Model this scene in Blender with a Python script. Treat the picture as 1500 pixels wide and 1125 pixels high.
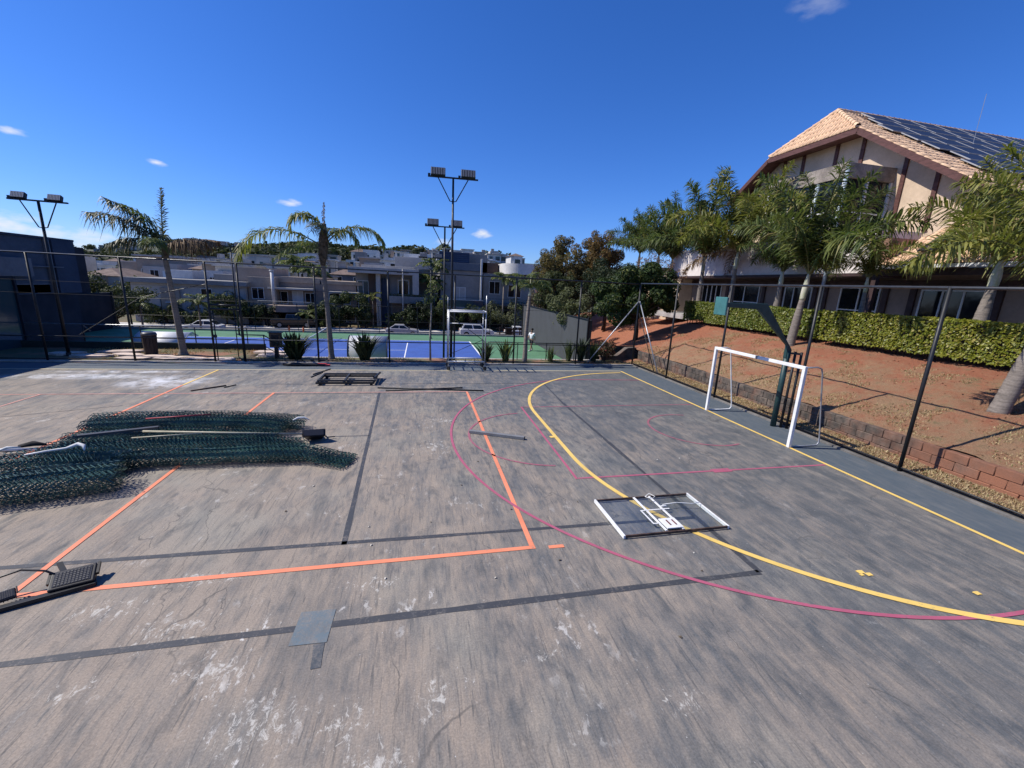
import bpy, bmesh, math, random
from mathutils import Vector, Matrix, Euler, noise as mnoise
R = math.radians
for o in list(bpy.data.objects): bpy.data.objects.remove(o)
scene = bpy.context.scene
C = scene.collection
# ------------------------------------------------------------------ camera
cam = bpy.data.cameras.new('camera'); cam_o = bpy.data.objects.new('camera', cam); C.objects.link(cam_o)
ax = Vector((0.9771185, -0.20744546, 0.0469661)); ay = Vector((0.00321809, 0.23520727, 0.97193991)); az = -Vector((0.21267129, 0.94954933, -0.23049295))
cam_o.matrix_world = Matrix(((ax.x, ay.x, az.x, 0), (ax.y, ay.y, az.y, 0), (ax.z, ay.z, az.z, 3.62), (0, 0, 0, 1)))
cam.sensor_fit = 'HORIZONTAL'; cam.sensor_width = 36; cam.lens = 14.645; cam.clip_end = 6000; cam.clip_start = .05
scene.camera = cam_o
# ------------------------------------------------------------------ sky, sun, exposure
SUN_EL = R(48); SH = R(-11)                       # shadows run along SH in the ground plane
sd = Vector((-math.cos(SH) * math.cos(SUN_EL), -math.sin(SH) * math.cos(SUN_EL), math.sin(SUN_EL)))   # towards the sun
world = bpy.data.worlds.new('World'); scene.world = world; world.use_nodes = True
wn = world.node_tree; wn.nodes.clear()
wo = wn.nodes.new('ShaderNodeOutputWorld'); bg = wn.nodes.new('ShaderNodeBackground'); sky = wn.nodes.new('ShaderNodeTexSky')
sky.sky_type = 'NISHITA'; sky.sun_disc = False; sky.sun_elevation = SUN_EL; sky.sun_rotation = math.atan2(sd.x, sd.y)
sky.altitude = 900; sky.air_density = 1.05; sky.dust_density = 0.5; sky.ozone_density = 4.0
bg.inputs[1].default_value = 0.086
wn.links.new(bg.outputs[0], wo.inputs[0])
# small far clouds, part of the sky itself: soft noisy puffs in fixed compass directions
tc = wn.nodes.new('ShaderNodeTexCoord')
nz = wn.nodes.new('ShaderNodeTexNoise'); nz.inputs['Scale'].default_value = 38; nz.inputs['Detail'].default_value = 6
mpn = wn.nodes.new('ShaderNodeMapping'); mpn.inputs['Scale'].default_value = (1, 1, 2.6)
wn.links.new(tc.outputs['Generated'], mpn.inputs[0]); wn.links.new(mpn.outputs[0], nz.inputs[0])
prev = None
def wmath(op, a, b=None, clamp=False):
    n = wn.nodes.new('ShaderNodeMath'); n.operation = op; n.use_clamp = clamp
    for i, v in enumerate((a, b)):
        if v is None: continue
        if isinstance(v, (int, float)): n.inputs[i].default_value = v
        else: wn.links.new(v, n.inputs[i])
    return n.outputs[0]
for (dx, dy, dz, r, am) in ((-0.436, .883, .174, .017, .9), (-.253, .958, .137, .026, .75), (.133, .985, .109, .03, .95), (.607, .656, .449, .05, .18),
                            (-.573, .799, .18, .02, .7), (-.565, .824, .045, .045, .8), (-.531, .846, .04, .05, .8), (-.606, .794, .052, .06, .8), (-.9, .3, .1, .07, .8), (.5, -.8, .2, .09, .7), (-.2, -.9, .3, .08, .7), (.05, .995, .085, .03, .5)):
    d = Vector((dx, dy, dz)).normalized()
    sub = wn.nodes.new('ShaderNodeVectorMath'); sub.operation = 'SUBTRACT'; wn.links.new(tc.outputs['Generated'], sub.inputs[0]); sub.inputs[1].default_value = d
    ml = wn.nodes.new('ShaderNodeVectorMath'); ml.operation = 'MULTIPLY'; wn.links.new(sub.outputs[0], ml.inputs[0]); ml.inputs[1].default_value = (1, 1, 2.4)
    ln = wn.nodes.new('ShaderNodeVectorMath'); ln.operation = 'LENGTH'; wn.links.new(ml.outputs[0], ln.inputs[0])
    f = wmath('SUBTRACT', 1.0, wmath('DIVIDE', ln.outputs['Value'], r), True)
    f = wmath('ADD', f, wmath('MULTIPLY', wmath('SUBTRACT', nz.outputs[0], .55), 2.2))
    edge = wmath('MULTIPLY', wmath('SUBTRACT', 1.0, wmath('DIVIDE', ln.outputs['Value'], r), True), 3.0, True)
    f = wmath('MULTIPLY', wmath('MULTIPLY', f, edge, True), am)
    prev = f if prev is None else wmath('MAXIMUM', prev, f)
mixc = wn.nodes.new('ShaderNodeMix'); mixc.data_type = 'RGBA'
hs = wn.nodes.new('ShaderNodeHueSaturation'); hs.inputs['Saturation'].default_value = 1.1; hs.inputs['Value'].default_value = 1.0
tnt = wn.nodes.new('ShaderNodeVectorMath'); tnt.operation = 'MULTIPLY'; tnt.inputs[1].default_value = (.76, .94, 1.46)   # the phone's saturated blue
wn.links.new(sky.outputs[0], tnt.inputs[0]); wn.links.new(tnt.outputs[0], hs.inputs['Color'])
wn.links.new(prev, mixc.inputs[0]); wn.links.new(hs.outputs[0], mixc.inputs[6]); mixc.inputs[7].default_value = (8.2, 8.4, 8.9, 1)
wn.links.new(mixc.outputs[2], bg.inputs[0])
sun = bpy.data.lights.new('sun', 'SUN'); sun.energy = 5.0; sun.angle = R(.53); sun.color = (1, .945, .855)
sun_o = bpy.data.objects.new('sun', sun); C.objects.link(sun_o); sun_o.rotation_euler = sd.to_track_quat('Z', 'Y').to_euler(); sun_o.location = (-30, 8, 40)
scene.view_settings.view_transform = 'Standard'; scene.view_settings.look = 'None'; scene.view_settings.exposure = 0.32; scene.view_settings.gamma = 1.0

# ------------------------------------------------------------------ helpers
rnd = random.Random(7)
def wloc(o):
    v = Vector((0, 0, 0))
    while o: v += o.location; o = o.parent
    return v
def tag(o, label=None, cat=None, group=None, kind=None):
    if label: o['label'] = label
    if cat: o['category'] = cat
    if group: o['group'] = group
    if kind: o['kind'] = kind
    return o
def thing(name, label, cat, loc=(0, 0, 0), group=None, rz=0):
    o = bpy.data.objects.new(name, None); C.objects.link(o); o.location = loc; o.rotation_euler.z = rz; o.empty_display_size = .2
    return tag(o, label, cat, group)
class MB:
    def __init__(s): s.v = []; s.f = []
    def add(s, vs, fs):
        n = len(s.v); s.v += [tuple(v) for v in vs]; s.f += [tuple(i + n for i in f) for f in fs]; return s
    def box(s, x0, x1, y0, y1, z0, z1, M=None):
        vs = [Vector((x, y, z)) for z in (z0, z1) for y in (y0, y1) for x in (x0, x1)]
        if M: vs = [M @ v for v in vs]
        return s.add(vs, [(0, 2, 3, 1), (4, 5, 7, 6), (0, 1, 5, 4), (2, 6, 7, 3), (0, 4, 6, 2), (1, 3, 7, 5)])
    def cbox(s, x0, x1, y0, y1, z0, z1, c=.02):      # chamfered box
        def ring(z, i): return [(x0 + i, y0, z), (x1 - i, y0, z), (x1, y0 + i, z), (x1, y1 - i, z), (x1 - i, y1, z), (x0 + i, y1, z), (x0, y1 - i, z), (x0, y0 + i, z)]
        def ins(z): return [(min(max(x, x0 + c), x1 - c), min(max(y, y0 + c), y1 - c), z) for x, y, z in ring(z, c)]
        r = [ins(z0), ring(z0 + c, c), ring(z1 - c, c), ins(z1)]
        vs = [v for q in r for v in q]; fs = [tuple(range(7, -1, -1)), tuple(range(24, 32))]
        for k in range(3):
            for i in range(8): j = (i + 1) % 8; fs.append((k * 8 + i, k * 8 + j, k * 8 + 8 + j, k * 8 + 8 + i))
        return s.add(vs, fs)
    def bar(s, a, b, w, h=None, up=(0, 0, 1)):
        h = h or w; a = Vector(a); b = Vector(b); d = (b - a).normalized(); up = Vector(up)
        if abs(d.dot(up)) > .98: up = Vector((1, 0, 0))
        x = d.cross(up).normalized() * w / 2; y = x.cross(d).normalized() * h / 2
        vs = [a - x - y, a + x - y, a + x + y, a - x + y, b - x - y, b + x - y, b + x + y, b - x + y]
        return s.add(vs, [(3, 2, 1, 0), (4, 5, 6, 7), (0, 1, 5, 4), (1, 2, 6, 5), (2, 3, 7, 6), (3, 0, 4, 7)])
    def tube(s, pts, r, n=8, cap=True):
        pts = [Vector(p) for p in pts]; rs = r if isinstance(r, (list, tuple)) else [r] * len(pts); vs = []; fs = []
        u = None
        for i, p in enumerate(pts):
            d = (pts[min(i + 1, len(pts) - 1)] - pts[max(i - 1, 0)]).normalized()
            if u is None: u = d.orthogonal().normalized()
            u = (u - d * u.dot(d)).normalized(); w = d.cross(u)
            for k in range(n): a = 2 * math.pi * k / n; vs.append(p + (u * math.cos(a) + w * math.sin(a)) * rs[i])
        for i in range(len(pts) - 1):
            for k in range(n): j = (k + 1) % n; fs.append((i * n + k, i * n + j, i * n + n + j, i * n + n + k))
        if cap: fs += [tuple(range(n - 1, -1, -1)), tuple(range(len(vs) - n, len(vs)))]
        return s.add(vs, fs)
    def lathe(s, prof, c=(0, 0, 0), n=16):
        vs = []; fs = []; c = Vector(c)
        for (r, z) in prof:
            for k in range(n): a = 2 * math.pi * k / n; vs.append(c + Vector((r * math.cos(a), r * math.sin(a), z)))
        for i in range(len(prof) - 1):
            for k in range(n): j = (k + 1) % n; fs.append((i * n + k, i * n + j, i * n + n + j, i * n + n + k))
        fs += [tuple(range(n - 1, -1, -1)), tuple(range(len(vs) - n, len(vs)))]
        return s.add(vs, fs)
    def prism(s, poly, axis, a, b):                  # polygon in the other two axes, extruded along axis 'x','y','z'
        def P(p, t): return {'x': (t, p[0], p[1]), 'y': (p[0], t, p[1]), 'z': (p[0], p[1], t)}[axis]
        n = len(poly); vs = [P(p, a) for p in poly] + [P(p, b) for p in poly]
        return s.add(vs, [tuple(range(n)), tuple(range(2 * n - 1, n - 1, -1))] + [(i, i + n, (i + 1) % n + n, (i + 1) % n) for i in range(n)])
    def quad(s, a, b, c, d): return s.add([a, b, c, d], [(0, 1, 2, 3)])
    def mesh(s, name, fix=True):
        me = bpy.data.meshes.new(name); me.from_pydata(s.v, [], s.f)
        if fix and len(s.f) < 6000:
            bm = bmesh.new(); bm.from_mesh(me); bmesh.ops.recalc_face_normals(bm, faces=bm.faces); bm.to_mesh(me); bm.free()
        me.update(); return me
    def build(s, name, mat, parent=None, smooth=False, local=False, bevel=0, fix=True, kind=None):
        if parent is not None and not local:
            w = wloc(parent); s.v = [(x - w.x, y - w.y, z - w.z) for x, y, z in s.v]
        me = s.mesh(name, fix); me.materials.append(mat)
        if smooth: me.polygons.foreach_set('use_smooth', [True] * len(me.polygons))
        o = bpy.data.objects.new(name, me); C.objects.link(o); o.parent = parent
        if bevel: m = o.modifiers.new('bevel', 'BEVEL'); m.width = bevel; m.segments = 2; m.limit_method = 'ANGLE'
        if kind: o['kind'] = kind
        return o
def inst(name, me, parent, loc=(0, 0, 0), rot=(0, 0, 0), scale=(1, 1, 1)):
    o = bpy.data.objects.new(name, me); C.objects.link(o); o.parent = parent; o.location = loc; o.rotation_euler = rot; o.scale = scale; return o
def copy_tree(o, parent=None):
    c = o.copy(); C.objects.link(c); c.parent = parent
    for ch in list(o.children): copy_tree(ch, c)
    return c

# ------------------------------------------------------------------ materials
def nodes(name):
    m = bpy.data.materials.new(name); m.use_nodes = True; nt = m.node_tree
    return m, nt, nt.nodes['Principled BSDF']
def N(nt, t, **kw):
    n = nt.nodes.new(t)
    for k, v in kw.items(): setattr(n, k, v)
    return n
def rgb(c): return (*c, 1) if len(c) == 3 else c
def tex(nt, co, scale, detail=4, rough=.55, stretch=None, dist=0):
    if stretch:
        mp = N(nt, 'ShaderNodeMapping'); mp.inputs['Scale'].default_value = stretch; nt.links.new(co, mp.inputs[0]); co = mp.outputs[0]
    n = N(nt, 'ShaderNodeTexNoise'); n.inputs['Scale'].default_value = scale; n.inputs['Detail'].default_value = detail; n.inputs['Roughness'].default_value = rough; n.inputs['Distortion'].default_value = dist
    nt.links.new(co, n.inputs['Vector']); return n.outputs[0]
def ramp(nt, f, a, b, va=0., vb=1.):
    r = N(nt, 'ShaderNodeMapRange'); r.inputs[1].default_value = a; r.inputs[2].default_value = b; r.inputs[3].default_value = va; r.inputs[4].default_value = vb; r.clamp = True
    nt.links.new(f, r.inputs[0]); return r.outputs[0]
def mix(nt, f, a, b):
    m = N(nt, 'ShaderNodeMix', data_type='RGBA')
    for i, v in ((0, f), (6, a), (7, b)):
        if isinstance(v, (tuple, list)): m.inputs[i].default_value = rgb(v)
        elif isinstance(v, (int, float)): m.inputs[i].default_value = v
        else: nt.links.new(v, m.inputs[i])
    return m.outputs[2]
def mth(nt, op, a, b=None, clamp=False):
    n = N(nt, 'ShaderNodeMath', operation=op, use_clamp=clamp)
    for i, v in enumerate((a, b)):
        if v is None: continue
        if isinstance(v, (int, float)): n.inputs[i].default_value = v
        else: nt.links.new(v, n.inputs[i])
    return n.outputs[0]
def bumpn(nt, b, h, st=.3, dist=.02):
    n = N(nt, 'ShaderNodeBump'); n.inputs['Strength'].default_value = st; n.inputs['Distance'].default_value = dist
    nt.links.new(h, n.inputs['Height']); nt.links.new(n.outputs[0], b.inputs['Normal'])
def geo_pos(nt): return N(nt, 'ShaderNodeNewGeometry').outputs['Position']
def M(name, col, rough=.6, var=.18, scale=3., metal=0., col2=None, bump=0., bscale=60., thr=(.4, .65), spec=.4, stretch=None):
    m, nt, b = nodes(name); co = geo_pos(nt)
    f = tex(nt, co, scale, 5, .6, stretch)
    col2 = col2 or tuple(c * (1 - var * 1.6) for c in col)
    b_col = mix(nt, ramp(nt, f, *thr), col, col2)
    fine = tex(nt, co, scale * 9, 3)
    hsv = N(nt, 'ShaderNodeHueSaturation'); nt.links.new(b_col, hsv.inputs['Color']); nt.links.new(ramp(nt, fine, .3, .7, 1 - var * .6, 1 + var * .6), hsv.inputs['Value'])
    oi = N(nt, 'ShaderNodeObjectInfo')
    nt.links.new(hsv.outputs[0], b.inputs['Base Color'])
    b.inputs['Metallic'].default_value = metal; b.inputs['Specular IOR Level'].default_value = spec
    nt.links.new(ramp(nt, f, .3, .7, max(rough - .08, .05), min(rough + .1, 1)), b.inputs['Roughness'])
    if bump: bumpn(nt, b, tex(nt, co, bscale, 4), bump, .01)
    return m
def leafmat(name, a, b_, c=None, trans=.35, rough=.6, spec=.2):
    m, nt, b = nodes(name)
    g = N(nt, 'ShaderNodeNewGeometry'); rp = g.outputs['Random Per Island']
    big = tex(nt, g.outputs['Position'], .9, 2)
    col = mix(nt, ramp(nt, mth(nt, 'ADD', mth(nt, 'MULTIPLY', rp, .6), mth(nt, 'MULTIPLY', big, .6)), .3, .85), a, b_)
    if c: col = mix(nt, ramp(nt, rp, .9, .93), col, c)
    nt.links.new(col, b.inputs['Base Color']); b.inputs['Roughness'].default_value = rough; b.inputs['Specular IOR Level'].default_value = spec
    tr = N(nt, 'ShaderNodeBsdfTranslucent'); nt.links.new(mix(nt, .5, col, (a[0] * 1.6, a[1] * 1.5, a[2] * .5)), tr.inputs[0])
    ms = N(nt, 'ShaderNodeMixShader'); ms.inputs[0].default_value = trans
    nt.links.new(b.outputs[0], ms.inputs[1]); nt.links.new(tr.outputs[0], ms.inputs[2]); nt.links.new(ms.outputs[0], nt.nodes['Material Output'].inputs[0])
    return m
def glassmat(name, col=(.010, .012, .015), rough=.06):
    m, nt, b = nodes(name); b.inputs['Base Color'].default_value = rgb(col); b.inputs['Roughness'].default_value = rough; b.inputs['Specular IOR Level'].default_value = .4
    bumpn(nt, b, tex(nt, geo_pos(nt), 1.3, 2), .06, .05); return m

def court_nodes(nt, co):
    """worn dark acrylic paint with dusty pink-brown wear that streaks along the length of the court"""
    sep = N(nt, 'ShaderNodeSeparateXYZ'); nt.links.new(co, sep.inputs[0]); X, Y = sep.outputs[0], sep.outputs[1]
    s1 = tex(nt, co, 1.0, 7, .62, (3.6, .8, 1), .5)
    s2 = tex(nt, co, 1.0, 6, .65, (11., 2.2, 1), .5)
    s3 = tex(nt, co, 1.0, 5, .6, (34., 4.5, 1), .3)
    pat = tex(nt, co, .55, 4, .6)
    pat2 = tex(nt, co, 2.1, 6, .7, None, .6)
    side = ramp(nt, X, -2.5, 6.0, .065, -.085)
    near = ramp(nt, Y, 9.0, 15.5, .0, -.07)
    w = mth(nt, 'ADD', mth(nt, 'ADD', mth(nt, 'MULTIPLY', s1, .34), mth(nt, 'MULTIPLY', s2, .30)), mth(nt, 'ADD', mth(nt, 'MULTIPLY', s3, .16), mth(nt, 'ADD', mth(nt, 'MULTIPLY', pat, .22), mth(nt, 'MULTIPLY', pat2, .22))))
    w = mth(nt, 'ADD', w, mth(nt, 'ADD', side, near))
    wear = ramp(nt, w, .50, .70)
    paint = mix(nt, ramp(nt, pat2, .3, .7), (.082, .088, .092), (.145, .143, .138))
    dust = mix(nt, tex(nt, co, 1.4, 5), (.222, .180, .145), (.305, .258, .208))
    dust = mix(nt, ramp(nt, tex(nt, co, .4, 3), .5, .7), dust, (.245, .230, .195))
    col = mix(nt, wear, paint, dust)
    # scuffs: thin dark streaks
    st = tex(nt, co, 1.0, 4, .6, (38., 2.2, 1), .9)
    col = mix(nt, ramp(nt, st, .56, .68, 0, .6), col, (.06, .064, .068))
    # dark blotches
    bl = tex(nt, co, 1.0, 5, .6, (4.2, 1.7, 1), .6)
    col = mix(nt, ramp(nt, bl, .54, .72, 0, .72), col, (.066, .072, .077))
    lg = tex(nt, co, 1.0, 6, .6, (1.5, .26, 1), .7)
    col = mix(nt, ramp(nt, lg, .54, .68, 0, .55), col, (.075, .082, .088))
    grain = tex(nt, co, 55, 4, .8)
    hsv = N(nt, 'ShaderNodeHueSaturation'); nt.links.new(col, hsv.inputs['Color']); nt.links.new(ramp(nt, grain, .25, .75, .62, 1.38), hsv.inputs['Value']); col = hsv.outputs[0]
    # peeled white flakes, mostly near (-1..-5, 3..6)
    fl = tex(nt, co, 4.0, 10, .74, (1.5, .8, 1), .3)
    m1 = tex(nt, co, .9, 4)
    bias = mth(nt, 'MULTIPLY', ramp(nt, X, .3, 3.0, 1, .15), ramp(nt, Y, 4.0, 7.5, 1, .35))
    msk = mth(nt, 'MULTIPLY', ramp(nt, m1, .52, .64), mth(nt, 'ADD', mth(nt, 'MULTIPLY', bias, .95), .05))
    rid = ramp(nt, fl, .565, .60)
    fk = mth(nt, 'MULTIPLY', rid, msk, True)
    col = mix(nt, mth(nt, 'MULTIPLY', fk, .85), col, (.60, .58, .54))
    spk = tex(nt, co, 26, 3, .5)
    col = mix(nt, mth(nt, 'MULTIPLY', ramp(nt, spk, .735, .76), .8), col, (.5, .49, .47))
    def disc(cx, cy, rx_, ry_):
        d = mth(nt, 'ADD', mth(nt, 'POWER', mth(nt, 'ABSOLUTE', mth(nt, 'DIVIDE', mth(nt, 'SUBTRACT', X, cx), rx_)), 2.), mth(nt, 'POWER', mth(nt, 'ABSOLUTE', mth(nt, 'DIVIDE', mth(nt, 'SUBTRACT', Y, cy), ry_)), 2.))
        return mth(nt, 'SUBTRACT', 1.0, d, True)
    # patches where the top coat has peeled to the pale primer
    fp = tex(nt, co, 11, 12, .8, (1.3, .8, 1), .7); ga = None
    for a in ((-1.35, 3.05, .75, .55), (-.65, 2.9, .5, .45), (-2.55, 4.2, .8, .5), (-3.3, 4.6, .9, .35), (-.35, 2.55, .6, .4), (-1.9, 3.6, .6, .5), (-2.6, 5.0, 1.3, .25), (-.6, 4.6, .8, .3), (-1.3, 2.5, .8, .35), (.1, 3.0, .3, .5), (-3.0, 3.6, .6, .3), (.55, 10.8, 1.0, .5), (2.3, 2.6, .5, .3), (1.2, 3.3, .5, .15), (.3, 9.0, .7, .8)):
        d_ = disc(*a); ga = d_ if ga is None else mth(nt, 'MAXIMUM', ga, d_)
    pk = ramp(nt, mth(nt, 'ADD', fp, mth(nt, 'MULTIPLY', mth(nt, 'SUBTRACT', ga, 1.0), .22)), .515, .57)
    col = mix(nt, mth(nt, 'MULTIPLY', mth(nt, 'MULTIPLY', pk, .62), ramp(nt, ga, .0, .15)), col, (.56, .54, .49))
    col = mix(nt, mth(nt, 'MULTIPLY', ramp(nt, fp, .40, .36), ramp(nt, ga, .1, .5, 0, .5)), col, (.17, .185, .165))
    # hairline cracks and drip marks running along the court
    wv = N(nt, 'ShaderNodeTexVoronoi', feature='DISTANCE_TO_EDGE'); wv.inputs['Scale'].default_value = 1.0
    mpv = N(nt, 'ShaderNodeMapping'); mpv.inputs['Scale'].default_value = (1.1, .22, 1); dsv = N(nt, 'ShaderNodeVectorMath', operation='ADD'); nzv = N(nt, 'ShaderNodeTexNoise'); nzv.inputs['Scale'].default_value = 1.3; nzv.inputs['Detail'].default_value = 6; nt.links.new(co, nzv.inputs['Vector'])
    scv = N(nt, 'ShaderNodeVectorMath', operation='SCALE'); scv.inputs['Scale'].default_value = .55; nt.links.new(nzv.outputs['Color'], scv.inputs[0]); nt.links.new(co, dsv.inputs[0]); nt.links.new(scv.outputs[0], dsv.inputs[1]); nt.links.new(dsv.outputs[0], mpv.inputs[0]); nt.links.new(mpv.outputs[0], wv.inputs['Vector'])
    col = mix(nt, mth(nt, 'MULTIPLY', ramp(nt, wv.outputs['Distance'], .006, .002), ramp(nt, pat, .44, .58, 0, .6)), col, (.055, .055, .055))
    # dust spill in front of the gate
    def spot(cx, cy, sx, sy, amt):
        d = mth(nt, 'ADD', mth(nt, 'POWER', mth(nt, 'ABSOLUTE', mth(nt, 'DIVIDE', mth(nt, 'SUBTRACT', X, cx), sx)), 2.), mth(nt, 'POWER', mth(nt, 'ABSOLUTE', mth(nt, 'DIVIDE', mth(nt, 'SUBTRACT', Y, cy), sy)), 2.))
        g = mth(nt, 'SUBTRACT', 1.0, d, True)
        return mth(nt, 'MULTIPLY', mth(nt, 'MULTIPLY', g, ramp(nt, pat2, .38, .62)), amt)
    for a in ((-8.2, 15.4, 1.5, 1.1, .85), (-11.2, 16.2, 2.8, .5, .8), (-10.2, 16.95, 2.6, .25, .8)):
        col = mix(nt, spot(*a), col, (.62, .63, .66))
    # clean dark-blue surround outside the lines
    rim = mth(nt, 'MAXIMUM', ramp(nt, X, 8.95, 9.03), ramp(nt, Y, 17.32, 17.40))
    rcol = mix(nt, ramp(nt, s2, .4, .7), (.070, .092, .112), (.105, .118, .128))
    rcol = mix(nt, ramp(nt, pat2, .62, .75, 0, .5), rcol, (.17, .16, .15))
    col = mix(nt, mth(nt, 'MULTIPLY', rim, .9), col, rcol)
    return col, grain, wear
def court_mat():
    m, nt, b = nodes('court_paint'); co = geo_pos(nt); col, grain, wear = court_nodes(nt, co)
    nt.links.new(col, b.inputs['Base Color']); nt.links.new(ramp(nt, wear, 0, 1, .58, .85), b.inputs['Roughness']); b.inputs['Specular IOR Level'].default_value = .35
    bumpn(nt, b, grain, .25, .004); return m
def line_mat(name, col, wear=.45):
    """painted line: paint that has rubbed away in places down to the court below"""
    m, nt, b = nodes(name); co = geo_pos(nt); base, grain, w = court_nodes(nt, co)
    f = tex(nt, co, 7, 6, .75, None, .6); g = tex(nt, co, 40, 3, .7)
    k = mth(nt, 'ADD', mth(nt, 'MULTIPLY', f, .6), mth(nt, 'MULTIPLY', g, .4))
    c = mix(nt, ramp(nt, tex(nt, co, 2.2, 4), .3, .7), col, tuple(q * .82 for q in col))
    c = mix(nt, ramp(nt, k, .66 - wear * .28, .78 - wear * .12), c, base)
    nt.links.new(c, b.inputs['Base Color']); b.inputs['Roughness'].default_value = .6; bumpn(nt, b, grain, .2, .003); return m
# ================================================================== GROUND
def sm(t, a, b):
    t = min(max((t - a) / (b - a), 0), 1); return t * t * (3 - 2 * t)
def nz2(x, y, s, seed=0): return mnoise.noise(Vector((x * s, y * s, seed * 7.3)))
def bank_z(x, y):
    b = .60 - 2.0 * sm(y, 20.5, 30)
    z = b + .37 * (x - 11.2)
    top = 2.15 - .9 * sm(y, 24, 40)
    k = .25; z = top - math.log(1 + math.exp((top - z) / k)) * k if (top - z) / k < 40 else z
    z += .07 * nz2(x, y, .6) + .04 * nz2(x, y, 2.1, 1) + .018 * nz2(x, y, 6, 2) - .05 * max(0, nz2(x * .35, y, 1.9, 6) - .15)
    d = math.hypot((x - 13.55) / .55, (y - 6.95) / .75)          # hollow dug round the palm
    z -= .22 * max(0, 1 - d * d) if d < 1 else 0
    for (cx, cy, r) in ((14.2, 17.6, .5), (13.75, 14.9, .6), (13.0, 20.0, .5)):
        d = math.hypot(x - cx, (y - cy) * .7) / r
        if d < 1: z -= .06 * (1 - d)
    return z
def far_z(x, y):
    if y < 42: return -1.62
    if y < 52: return -1.62 - 1.85 * sm(y, 42, 52)
    if y < 62: return -3.47
    u = x / y
    sl = .02 + .05 * sm(u, -.62, -.42) + .075 * sm(u, -.42, .1)
    yy = 260 * (1 - math.exp(-(y - 62) / 260))
    z = -3.47 + sl * yy
    z += 8.5 * math.exp(-((x + 98) / 48) ** 2 - ((y - 385) / 60) ** 2)
    z += 25 * math.exp(-((x + 310) / 190) ** 2 - ((y - 640) / 130) ** 2)
    z += .5 * nz2(x, y, .02) * sm(y, 80, 200)
    return z
def ground_z(x, y):
    if y < 18.6: return -.12 if x < 11 else -1.75
    if y < (22.3 if x < -7.3 else 20.2):
        if x > 10.4: return -1.75
        return .0 + .03 * nz2(x, y, .8) + .015 * nz2(x, y, 3, 4) if x > -26 else .0
    if x < -26 and y < 42: return -.1 if y < 26.5 else -1.6
    if x > 10.4 and y < 45: return -1.75
    return far_z(x, y)
def grid(xs, ys, fz):
    mb = MB(); nx = len(xs)
    mb.v = [(x, y, fz(x, y)) for y in ys for x in xs]
    mb.f = [(j * nx + i, j * nx + i + 1, j * nx + nx + i + 1, j * nx + nx + i) for j in range(len(ys) - 1) for i in range(nx - 1)]
    return mb
def frange(a, b, s):
    n = max(1, round((b - a) / s)); return [a + (b - a) * i / n for i in range(n + 1)]
xs = [-1500, -900, -600] + frange(-500, -60, 14) + frange(-56, -27, 3) + [-26.05, -25.95] + frange(-25, -7.6, .7) + [-7.32, -7.28] + frange(-7, 10, .7) + [10.38, 10.42] + frange(11, 60, 3) + frange(66, 400, 14) + [600, 900, 1500]
ys = [-300, -60, -10, 0, 10, 18.58, 18.62] + frange(18.9, 20.1, .2) + [20.18, 20.22] + frange(20.5, 22.28, .28) + [22.32] + frange(23, 41, 3) + frange(42, 62, 1) + frange(66, 200, 5) + frange(210, 800, 14) + [1000, 1600, 2600]
m, nt, b = nodes('earth_and_grass'); co = geo_pos(nt)
sep = N(nt, 'ShaderNodeSeparateXYZ'); nt.links.new(co, sep.inputs[0])
n1 = tex(nt, co, .7, 6, .65); n2 = tex(nt, co, 6, 5, .7); n3 = tex(nt, co, 40, 4, .8)
grass = mix(nt, n2, (.060, .072, .026), (.125, .115, .055)); soil = mix(nt, n3, (.20, .085, .045), (.30, .15, .085))
colr = mix(nt, ramp(nt, n1, .48, .60), grass, soil)
farc = mix(nt, ramp(nt, tex(nt, co, .03, 6, .7), .4, .6), (.035, .048, .022), (.09, .085, .05))
colr = mix(nt, ramp(nt, sep.outputs[1], 60, 75), colr, farc)
hsv = N(nt, 'ShaderNodeHueSaturation'); nt.links.new(colr, hsv.inputs['Color']); nt.links.new(ramp(nt, n3, .25, .75, .6, 1.35), hsv.inputs['Value'])
nt.links.new(hsv.outputs[0], b.inputs['Base Color']); b.inputs['Roughness'].default_value = .9; bumpn(nt, b, n3, .7, .03)
MAT_EARTH = m
tag(grid(xs, ys, ground_z).build('ground', m, fix=False, smooth=True), kind='structure')

COURT = court_mat()
court = tag(MB().box(-27, 10.22, -14, 18.62, -.3, 0).build('sports_court', COURT), kind='structure')
LZ = .004
def strip(pts, w, mat, name='court_line', z=LZ, parent=court, jit=0.0):
    """flat painted strip along a polyline, real thickness of a coat of paint"""
    mb = MB(); P = [Vector((p[0], p[1], 0)) for p in pts]; L = []; Rr = []
    for i, p in enumerate(P):
        d = (P[min(i + 1, len(P) - 1)] - P[max(i - 1, 0)]).normalized(); n = Vector((-d.y, d.x, 0))
        ww = w / 2 * (1 + jit * nz2(p.x, p.y, 1.7, 3))
        L.append(p + n * ww); Rr.append(p - n * ww)
    for i in range(len(P)): mb.v += [(L[i].x, L[i].y, z), (Rr[i].x, Rr[i].y, z)]
    mb.f = [(2 * i, 2 * i + 1, 2 * i + 3, 2 * i + 2) for i in range(len(P) - 1)]
    return mb.build(name, mat, parent, fix=False)
def seg(a, b, n=None):
    n = n or max(2, int(math.hypot(b[0] - a[0], b[1] - a[1]) / .5))
    return [(a[0] + (b[0] - a[0]) * i / n, a[1] + (b[1] - a[1]) * i / n) for i in range(n + 1)]
def arc(cx, cy, r, a0, a1, n=48): return [(cx + r * math.cos(R(a0 + (a1 - a0) * i / n)), cy + r * math.sin(R(a0 + (a1 - a0) * i / n))) for i in range(n + 1)]
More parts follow.
